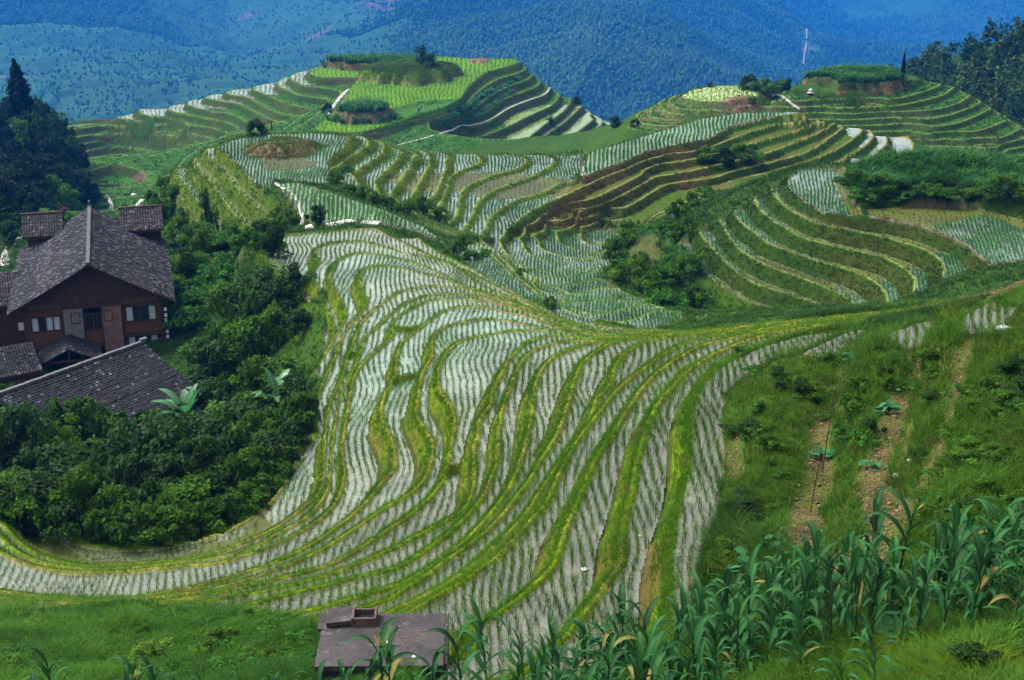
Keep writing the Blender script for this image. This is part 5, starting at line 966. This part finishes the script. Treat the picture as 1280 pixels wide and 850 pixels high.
# wooded slope on the left edge
for px, py, s, h, kd in [(8,215,8,11,'broad'),(45,225,8,10,'broad'),(80,232,7,8,'broad'),(104,250,4,4.5,'broad'),(20,250,8,9,'broad'),(60,258,6.5,8,'broad'),(95,262,5,6,'broad'),(-15,240,9,12,'broad'),(0,285,7,8,'broad'),(40,275,5,6,'broad'),(75,212,6,9,'dark'),(55,205,7,11,'dark'),(-20,300,7,8,'dark'),(12,312,3.6,4,'dark'),(50,302,2.6,3,'shrub'),(85,292,2.6,3,'shrub'),(30,235,6,7,'shrub'),(118,258,3,3.4,'shrub'),(105,280,2.2,2.6,'weed'),(-40,260,9,11,'broad'),(-30,215,9,11,'broad'),(15,190,7,10,'broad'),(40,195,7,9,'broad'),(70,215,6,8,'broad'),(88,222,5.5,7,'broad'),(5,232,8,9,'broad'),(28,262,6.5,7.5,'broad'),(60,240,7,9,'broad'),(85,248,6,7,'broad'),(110,262,4,5,'broad'),(35,285,5,6,'broad'),(18,272,6,7,'broad'),(70,268,5,5.5,'shrub'),(-10,265,8,9,'broad'),(5,300,5,5.5,'broad'),(50,225,7,8,'shrub'),(0,205,8,10,'broad'),(-10,190,8,11,'broad'),(62,195,5,9,'broad')]:
    p = on_ground(px, py); h *= .8 if py < 225 else 1; plant('hillside_tree', kd, p, s * .6 * p.y / 200, h * .74 * p.y / 200, {'broad': 'dark broadleaf tree massed on the wooded slope above the pale path', 'dark': 'deep blue-green tree massed on the wooded slope above the pale path', 'shrub': 'greener bush at the foot of the wooded slope near the path', 'weed': 'low bright bush beside the pale path'}[kd], 'tree', {'broad': 'broadleaf trees on the left slope', 'dark': 'deep green trees on the left slope', 'shrub': 'bushes at the foot of the left slope'}.get(kd))
for px, py, h, s, lb in ((33,205,115,1.25,'tallest dark conifer standing out against the blue mountains'), (10,205,62,.9,'short dark conifer left of the tallest one')):
    p = on_ground(px, py); h = h / F * (p.y * CP + (CZ - p.z) * SP); plant('conifer_tree', 'conifer', p, h * .7 * s, h * 1.08, lb, 'conifer')
# shrubs on the bank between bowl and valley, and scattered bushes on the hills
bk = 'shrubs on the bank beside the terraced bowl'
for px, py, s in ((765,325,1.3),(780,345,1.3),(770,350,1.0),(795,360,1.4),(815,375,1.3),(835,385,1.2),(850,355,1.3),(865,345,1.4),(845,330,1.0),(785,305,1.2),(775,312,1.2),(830,350,1.1),(870,385,1.1),(800,340,1.0),(845,300,.9),(830,290,1.1),(850,275,1.2),(865,260,1.0),(885,245,1.0),(860,290,.8)):
    p = on_ground(px, py); plant('bank_shrub', r_.choice(['shrub', 'shrub', 'weed', 'light']), p, s * 1.0, s * 1.1, 'round green shrub covering the steep bank between the valley paddies and the terraced bowl', 'shrub', bk, ('foliage', 'stems'))
for k in range(22):
    px, py = 1066 + k * 10.4, 243 + (k % 3) * 4; p = on_ground(px, py); s = r_.uniform(.7, 1.15); plant('field_edge_shrub', r_.choice(['dark', 'shrub', 'weed']), p - Vector((0, 0, .1)), s, s * .9, 'dark tangled shrub along the foot of the maize field above the wet paddies', 'shrub', 'shrubs at the foot of the maize field', ('foliage', 'stems'))
bush = 'low bushes along the gully behind the spur'
for px, py, s in ((190,262,1.3),(205,250,1.4),(215,262,1.5),(200,275,1.4),(230,285,1.3),(262,300,1.9),(280,310,1.8),(255,318,1.6),(295,305,1.4),(230,300,1.6),(330,300,1.2),(350,288,1.0),(365,282,1.0),(345,275,.8),(420,232,.9),(440,240,.9),(432,215,.7),(455,253,1.1),(470,258,1.0),(490,265,1.0),(510,270,1.1),(530,268,1.2),(548,278,1.0),(570,318,.9),(590,325,1.0),(605,320,.8),(580,310,.8),(690,388,.9),(650,345,.5)):
    p = on_ground(px, py); sc2 = (p.y * CP + (CZ - p.z) * SP) / 110; s *= .78; plant('gully_bush', r_.choice(['shrub', 'weed', 'light', 'shrub']), p, s * sc2, s * 1.1 * sc2, 'low leafy bush lining the dry gullies around the small step paddies', 'bush', bush, ('foliage', 'stems'))
for px, py, s, h, kd, lb in ((396,279,1.15,1.5,'dark','round dark bush at the near edge of the green seedling field'),(262,290,1.0,4.0,'dark','tall dark tree on the gully slope right of the timber house roof'),(322,170,1.5,1.8,'dark','dark bush at the left end of the reddish earth mound'),(340,165,.5,2.6,'conifer','thin bare-looking tree standing in front of the far terraces'),
    (905,205,2.6,2.0,'dark','widest dark bush patch on the brown terraced slope'),(885,203,1.9,1.8,'shrub','dark green bush left of the widest bush patch on the brown slope'),(930,200,2.1,1.9,'shrub','dark green bush at the right end of the bush patch on the brown slope'),(720,88+22,1.8,2.2,'dark','dark bush on the shoulder of the far hill near the white path'),(530,80,2.6,4.2,'dark','dark tree at the end of the crop strip on the far hilltop'),(540,82,3.2,2.8,'shrub','bushy green mass beside the dark tree on the far hilltop'),(409,142,1.5,2.4,'dark','small dark bush where the footpath drops off the far hill'),
    (1128,98,1.6,4.4,'conifer','dark conical tree at the right end of the maize knoll'),(938,112,2.2,2.6,'dark','dark bush right behind the round pale field'),(955,110,2.8,2.6,'shrub','green tree behind the round pale field'),(975,110,2.2,2.4,'shrub','green bush between the round field and the maize knoll'),(985,108,1.4,2.2,'dark','thin dark tree just left of the maize knoll'),(888,106,.9,1.0,'dark','tiny dark bush on the far rim of the round pale field'),(690,155,1.6,1.6,'dark','round bush on the flank of the far hill below the white path'),(768,160,1.8,2.0,'dark','dark bush in the notch between the two far hills'),(795,158,1.2,1.2,'dark','small dark bush on the left foot of the round field hill'),(940,130,1.4,1.4,'shrub','green bush on the earth bank of the round field')):
    p = on_ground(px, py); s *= .8 if kd != 'conifer' else 1; h *= .8 if kd != 'conifer' else 1; p.z -= 0 if kd == 'conifer' else .22 * h; plant('hill_bush' if kd != 'conifer' else 'slender_tree', kd, p, s, h, lb, 'bush' if h < 3.6 else 'tree', None, ('foliage', 'stems') if kd != 'conifer' else ('crown', 'trunk'))
wg = np.random.default_rng(12)
for k in range(150):
    px, py = wg.uniform(900, 1285), wg.uniform(440, 700) if k < 120 else wg.uniform(760, 850); p = on_ground(px, py)
    if p is None or p.y > 60 or flat[cell(np.array([p.x]), np.array([p.y]))][0] or bare_[cell(np.array([p.x]), np.array([p.y]))][0]: continue
    s = wg.uniform(.12, .42); plant('bank_weed', wg.choice(['weed', 'dark', 'shrub', 'shrub']), p, s, s * wg.uniform(.5, .9), 'small leafy weed clump in the grass of the near right slope', 'weed', 'weed clumps on the near right slope', ('foliage', 'stems'))
for k in range(75):
    px, py = wg.uniform(-10, 385), wg.uniform(772, 850); p = on_ground(px, py)
    if p is None: continue
    s = wg.uniform(.18, .5); plant('bank_weed', wg.choice(['weed', 'weed', 'light']), p, s, s * .6, 'low round-leaved weed clump in the grass bank below the curved paddies', 'weed', 'weed clumps on the lower grass bank', ('foliage', 'stems'))
# banana plants
def leaf_strip(base, az, el, ln, wd, droop, col, n=9, fold=.25, twist=0., shape=lambda t: math.sin(math.pi * min(1, t * .95 + .08)) ** .55):
    v, c = [], []; p = np.array(base, float); d = np.array([math.cos(az) * math.cos(el), math.sin(az) * math.cos(el), math.sin(el)]); sd = np.array([-math.sin(az), math.cos(az), 0])
    for k in range(n + 1):
        t = k / n; w = wd / 2 * (shape(t) if t < .999 else .03); up = np.cross(sd, d) * -1; s2 = sd * math.cos(twist * t) + up * math.sin(twist * t)
        v += [p - s2 * w + up * w * fold * -1 * -1, p - up * w * .1, p + s2 * w + up * w * fold]; c += [col, np.asarray(col) * 1.5 + .015, np.asarray(col) * 1.05]
        p = p + d * ln / n; e_ = droop * ln / n * (.4 + 1.4 * t); d = d + np.array([0, 0, -e_]); d /= np.linalg.norm(d)
    f = []
    for k in range(n): a = k * 3; f += [(a, a + 3, a + 4, a + 1), (a + 1, a + 4, a + 5, a + 2)]
    return np.array(v), np.array(f), np.array(c)
def tube(pts, r0, r1, col, n=6):
    pts = np.array(pts, float); k = len(pts); a = np.arange(n) * 2 * np.pi / n; v = np.concatenate([pts[i] + (r0 + (r1 - r0) * i / (k - 1)) * np.stack([np.cos(a), np.sin(a), a * 0], -1) for i in range(k)])
    f = [(i * n + j, i * n + (j + 1) % n, (i + 1) * n + (j + 1) % n, (i + 1) * n + j) for i in range(k - 1) for j in range(n)]; return v, np.array(f), np.tile(col, (len(v), 1))
M_bana = mat_leaf('banana_leaf', trans=.35, rough=.35, spec=.5); M_corn = mat_leaf('maize_leaf', trans=.3, rough=.6, spec=.1)
def banana(p, s, n, label, seed):
    q = np.random.default_rng(seed); e = empty('banana_plant', p, label, 'banana plant'); e.scale = (s, s, s)
    lv = [leaf_strip((0, 0, 1.5), a * 2.4 + q.uniform(-.3, .3), q.uniform(.5, 1.25), q.uniform(1.5, 2.1), .5, q.uniform(.5, .95), c3(.03, .125, .035) * q.uniform(.7, 1.4) + (.03 if a % 3 == 0 else 0), 12, .15) for a in range(n)]
    v, f, c = merge(lv); mesh_np('leaves', v, f, M_bana, c, parent=e); v, f, c = tube([(0, 0, -.3), (.03, 0, .8), (0, 0, 1.6)], .13, .08, c3(.05, .08, .025)); mesh_np('stem', v, f, M_bark, c, parent=e)
for px, py, H, s, n, lb in ((236,558,34.3,1.3,14,'largest banana plant beside the lower corner of the long roof'),(262,533,34.6,1.0,10,'upright banana plant right behind the largest one'),(352,582,31.2,.95,8,'small banana plant at the right edge of the thicket by the paddies'),(105,425,37.5,.6,5,'banana leaves by the porch in the village'),(265,600,32.9,.6,5,'low pale banana leaves among the dark shrubs above the curved paddy')):
    banana(gp(px, py, H), s, n, lb, int(px))
# maize: two sets of shared meshes, every plant its own object
def maize_mesh(seed):
    q = np.random.default_rng(seed); h = 1.0; lean = q.uniform(-.08, .08, 2); st = [(lean[0] * t * t, lean[1] * t * t, t) for t in np.linspace(-.05, h, 8)]; a0 = q.uniform(0, 6.28); lv = []
    n = 9
    for k in range(n):
        t = .16 + .80 * k / (n - 1); az = a0 + (k % 2) * math.pi + q.uniform(-.5, .5); ln = (.62 - .26 * abs(t - .5)) * q.uniform(.85, 1.1); el = .75 + .55 * t * q.uniform(.8, 1.1); col = c3(.012, .064, .012) * q.uniform(.6, 1.45) if q.random() > .06 else c3(.14, .13, .03) + (c3(.02, .03, .01) if t > .8 else 0)
        lv.append(leaf_strip((lean[0] * t * t, lean[1] * t * t, t * h), az, el, ln, .084 * q.uniform(.75, 1.2), 5.0 if k > 2 else 3.0 * q.uniform(.7, 1.25), col, 10, .35, q.uniform(-.7, .7), lambda s: min(1, .55 + 1.6 * s) * (1 - s ** 3)))
    v, f, c = merge(lv); L_ = np_mesh('leaves', v, f, c, M_corn, True); v, f, c = tube(st, .020, .009, c3(.05, .12, .03)); S_ = np_mesh('stalk', v, f, c, M_corn, True)
    tv = [leaf_strip((lean[0], lean[1], h * .98), q.uniform(0, 6.28), q.uniform(.5, 1.4), .16, .012, 2.5, c3(.30, .28, .07), 5, .1) for _ in range(9)]; v, f, c = merge(tv); return L_, S_, np_mesh('tassel', v, f, c, M_corn)
MZ = [maize_mesh(500 + k) for k in range(8)]
def maize(p, s, label, group, tassel=False, tilt=None):
    L_, S_, T_ = MZ[int(r_.integers(8))]; e = empty('maize_plant', p, label, 'maize plant', group, float(r_.uniform(0, 6.28))); e.scale = (s * 1.0, s * 1.0, s); e.rotation_euler = (r_.normal(0, .05), r_.normal(0, .05), e.rotation_euler.z)
    for nm, me in (('leaves', L_), ('stalk', S_)) + ((('tassel', T_),) if tassel else ()):
        o = bpy.data.objects.new(nm, me); COL.objects.link(o); o.parent = e
CORN = [(655,868,1.55),(690,872,1.5),(720,862,1.6),(752,870,1.7),(780,850,1.65),(810,862,1.75),(838,850,1.75),(868,840,1.75),(700,905,1.6),(760,905,1.6),(820,900,1.7),(870,885,1.7),(905,825,1.6),(935,830,1.7),(920,860,1.75),(960,815,1.7),(985,805,1.75),(965,850,1.75),(1000,835,1.7),(1020,790,1.7),(1045,775,1.75),(1050,810,1.7),(1015,770,1.55),(1075,770,1.75),(1090,745,1.75),(1085,790,1.7),(1110,730,1.6),(1120,760,1.7),(1145,745,1.75),(1160,715,1.7),(1175,745,1.75),(1190,705,1.75),(1205,740,1.7),(1215,715,1.75),(1240,690,1.75),(1262,705,1.75),(1275,675,1.7),(1285,720,1.75),(1230,665,1.5),(1255,655,1.4),(895,800,1.5),(975,775,1.5),(1000,760,1.4),
        (1090,880,1.15),(1125,900,1.2),(1050,895,1.2),(610,880,1.5),(640,900,1.5),(580,905,1.45),(540,910,1.4),(665,930,1.6),(730,935,1.7),(790,935,1.7),(490,905,1.25),(520,930,1.35),(455,915,1.2),(430,905,1.15),(405,925,1.15),(365,925,1.2),(340,905,1.0),(300,925,1.15),(260,915,1.05),(225,925,1.15),(200,915,1.15),(165,930,1.05),(70,905,1.15),(50,925,1.2),(90,930,1.1),(120,935,1.0)]
for k, (px, py, s) in enumerate(CORN):
    s *= r_.uniform(.66, .9)
    if px > 1090: py += 60; s *= .95
    p = on_ground(px, py)
    if p is None: continue
    left_ = px < 620
    if left_: s *= 1.3
    maize(p, s, ('young maize plant with arching leaves along the bottom of the grassy bank' if left_ else 'tall dark green maize plant with arching leaves on the near slope'), 'maize along the bottom of the grass bank' if left_ else 'maize rows on the near right slope', False)
extra = np.random.default_rng(5); POLY = [(630,905),(700,850),(780,835),(860,805),(900,790),(960,770),(1010,745),(1070,755),(1130,755),(1190,745),(1240,725),(1290,715),(1300,790),(1200,795),(1120,810),(1060,830),(1000,850),(930,890),(860,930),(740,960),(640,950)]; n_ = 0
while n_ < 85:
    px, py = extra.uniform(630, 1300), extra.uniform(620, 960)
    if not inpoly(np.array([px]), np.array([py]), POLY)[0]: continue
    p = on_ground(px, py); n_ += 1
    if p is not None: maize(p, extra.uniform(.8, 1.25), 'tall dark green maize plant with arching leaves on the near slope', 'maize rows on the near right slope')
for px, py, s, lb in ((1117,752,1.7,'maize plant with a pale yellow tassel in the middle of the near slope rows'),(483,905,1.7,'maize plant with a withered yellow tassel in front of the cistern'),(187,925,1.35,'maize plant with a browning tassel at the bottom of the grass bank')):
    maize(on_ground(px, py), s, lb, None, True)
# far maize crops: uncountable
parts = []
def crop(px0, px1, n, Hc, yfun, h, seed, cond=None):
    q = np.random.default_rng(seed)
    return q
ii = np.where((mtype == 2) & seen); k = r_.integers(0, len(ii[0]), 1500); i, j = ii[0][k], ii[1][k]; gsel = gz[i, j] < .9; i, j = i[gsel], j[gsel]
parts.append(blades(np.stack([X[i, j], Y[i, j], ZQ[i, j] - .1], -1), np.where(Y[i, j] < 255, 1.5, 2.0) * r_.uniform(.8, 1.1, len(i)), .8, .16, np.tile(c3(.034, .12, .022), (len(i), 1)), 8, 71, .4, .15))
qx, qy = r_.uniform(1062, 1330, 1300), r_.uniform(203, 238, 1300); kx, ky = ground(qx, qy, 25.35); zz = zat(kx, ky); k = np.abs(zz - (CZ - 25.35)) < .8
parts.append(blades(np.stack([kx, ky, zz - .05], -1)[k], 1.15 * r_.uniform(.8, 1.1, k.sum()), .75, .075, np.tile(c3(.034, .125, .022), (k.sum(), 1)), 9, 73, .5, .1))
for (a, b_, n) in (((562,150),(612,112),70),((575,158),(640,115),90),((548,158),(600,128),60),((600,122),(650,98),60)):
    for t in np.linspace(0, 1, n):
        p = on_ground(a[0] + (b_[0] - a[0]) * t + r_.normal(0, 1), a[1] + (b_[1] - a[1]) * t + r_.normal(0, 1.2))
        if p: parts.append(blades(np.array([p]), np.array([.8]), 1.1, .2, c3(.04, .15, .06)[None], 7, int(t * 999), .5, .3))
v, f, c = merge(parts); mesh_np('maize_crop', v, f, M_corn, c, 'stuff', smooth_=False)
# clods of dug earth on the bare beds
ii = np.where(bare_ & (Y < 60) & (X > 2) & seen & (flat == 0)); k = r_.integers(0, len(ii[0]), 7000); i, j = ii[0][k], ii[1][k]; sz = r_.uniform(.008, .034, len(k)) * np.where(r_.random(len(k)) < .05, 2, 1)
v, f, c = blobs(np.stack([X[i, j] + r_.normal(0, .05, len(k)), Y[i, j] + r_.normal(0, .08, len(k)), ZQ[i, j] + sz * .2], -1), sz, sz * .6, c3(.15, .098, .062) * r_.uniform(.5, 1.5, (len(k), 1)), 5); mesh_np('earth_clods', v, f, M_ground, c, 'stuff', smooth_=False)
# squash plants and stakes on the near slope
def squash(p, s, n, label, seed, grp=None):
    n = int(n * 1.8); s *= .78; q = np.random.default_rng(seed); parts = []; st = []
    for k in range(n):
        a = q.uniform(0, 6.28); d = q.uniform(.05, .45); b0 = np.array([math.cos(a) * d, math.sin(a) * d, q.uniform(.12, .25)]); m_ = 9; t = np.arange(m_) * 2 * np.pi / m_; rr = .11 * q.uniform(.8, 1.3) * (1 + .12 * np.cos(t * 5)); nn = q.normal(0, .25, 2)
        ring = b0 + np.stack([np.cos(t) * rr, np.sin(t) * rr, nn[0] * np.cos(t) * rr + nn[1] * np.sin(t) * rr + .02], -1); v = np.vstack([b0, ring]); f = np.array([(0, 1 + i, 1 + (i + 1) % m_) for i in range(m_)]); parts.append((v, f, np.tile(c3(.03, .13, .045) * q.uniform(.7, 1.4), (m_ + 1, 1)))); st.append(tube([(0, 0, 0), tuple(b0 * .6), tuple(b0)], .008, .006, c3(.06, .13, .03), 4))
    e = empty('squash_plant', p, label, 'squash plant', grp); e.scale = (s, s, s); v, f, c = merge(parts); mesh_np('leaves', v, f, M_corn, c, parent=e); v, f, c = merge(st); mesh_np('stems', v, f, M_corn, c, parent=e)
for k, (px, py, s, n, lb) in enumerate(((1108,518,1.0,9,'squash plant spreading across the middle of the bare soil strip'),(1090,588,.8,6,'smaller squash plant lower on the soil strip'),(1120,488,.6,5,'tiny squash plant at the top of the soil strip'),(945,715,1.4,18,'dense squash vine left of the maize at the foot of the slope'),(975,690,1.0,10,'squash vine climbing the bank above the dense one'),(1030,575,1.0,12,'climbing vine beside the taller stake'),(1065,450,.9,10,'leafy vine on the crest below the middle upper paddy'),(1255,740,1.1,10,'squash plant under the maize at the right edge'),(1130,800,1.2,14,'squash vine between the maize rows and the near grass'),(1010,830,1.2,12,'squash vine under the maize in the middle of the slope'))):
    squash(on_ground(px, py), s, n, lb, 600 + k)
for px, py, h, lb in ((1027,590,2.0,'taller thin bean stake leaning on the bare soil strip'),(1012,640,1.5,'shorter thin bean stake lower on the soil strip')):
    p = on_ground(px, py); bm = bmesh.new(); cyl(bm, (0, 0, -.2), (.16, .05, h), .018, .010, 6); cyl(bm, (.1, .03, h * .7), (.28, .0, h * .86), .008, .005, 5); o = obj('bean_stake', bm, M_wood_d); o.location = p; tag(o, lb, 'stake')
print('plants', time.time() - T0, len(bpy.data.objects))
# ------------------------------------------------------------------ camera, sky, sun, air
cam = bpy.data.cameras.new('camera'); cam.lens = 36 * F / 1280; cam.sensor_width = 36; cam.clip_start = .5; cam.clip_end = 9000
co = bpy.data.objects.new('camera', cam); COL.objects.link(co); co.location = (0, 0, CZ); co.rotation_euler = (math.pi / 2 - PITCH, 0, 0); scene.camera = co
SUN_EL = R(55)     # high, beyond the left edge, through cloud
w = bpy.data.worlds.new('World'); scene.world = w; w.use_nodes = True; nt = w.node_tree; nt.nodes.clear()
out = nt.nodes.new('ShaderNodeOutputWorld'); bg = nt.nodes.new('ShaderNodeBackground'); sky = nt.nodes.new('ShaderNodeTexSky'); sky.sky_type = 'NISHITA'; sky.sun_disc = False
sky.sun_elevation = SUN_EL; sky.sun_rotation = R(-72); sky.dust_density = 6; sky.air_density = 1; sky.ozone_density = 1
hs = nt.nodes.new('ShaderNodeHueSaturation'); hs.inputs['Saturation'].default_value = .18
nt.links.new(sky.outputs[0], hs.inputs['Color']); nt.links.new(hs.outputs[0], bg.inputs[0]); nt.links.new(bg.outputs[0], out.inputs[0]); bg.inputs[1].default_value = .145
s = bpy.data.lights.new('sun', 'SUN'); s.energy = 1.6; s.angle = R(30); s.color = (1, .96, .9); so = bpy.data.objects.new('sun', s); COL.objects.link(so)
d = Vector((math.sin(R(-72)) * math.cos(SUN_EL), math.cos(R(-72)) * math.cos(SUN_EL), math.sin(SUN_EL))); so.rotation_euler = (-d).to_track_quat('-Z', 'Y').to_euler(); so.location = (0, 0, 200)
vs = scene.view_settings; scene.display_settings.display_device = 'sRGB'; vs.view_transform = 'Standard'; vs.look = 'None'; vs.exposure = 1.15; vs.gamma = 1; vs.use_curve_mapping = False
scene.cycles.use_denoising = True; scene.cycles.max_bounces = 6; scene.cycles.volume_bounces = 1; scene.cycles.transparent_max_bounces = 6; scene.cycles.caustics_reflective = False
print('script done', time.time() - T0)
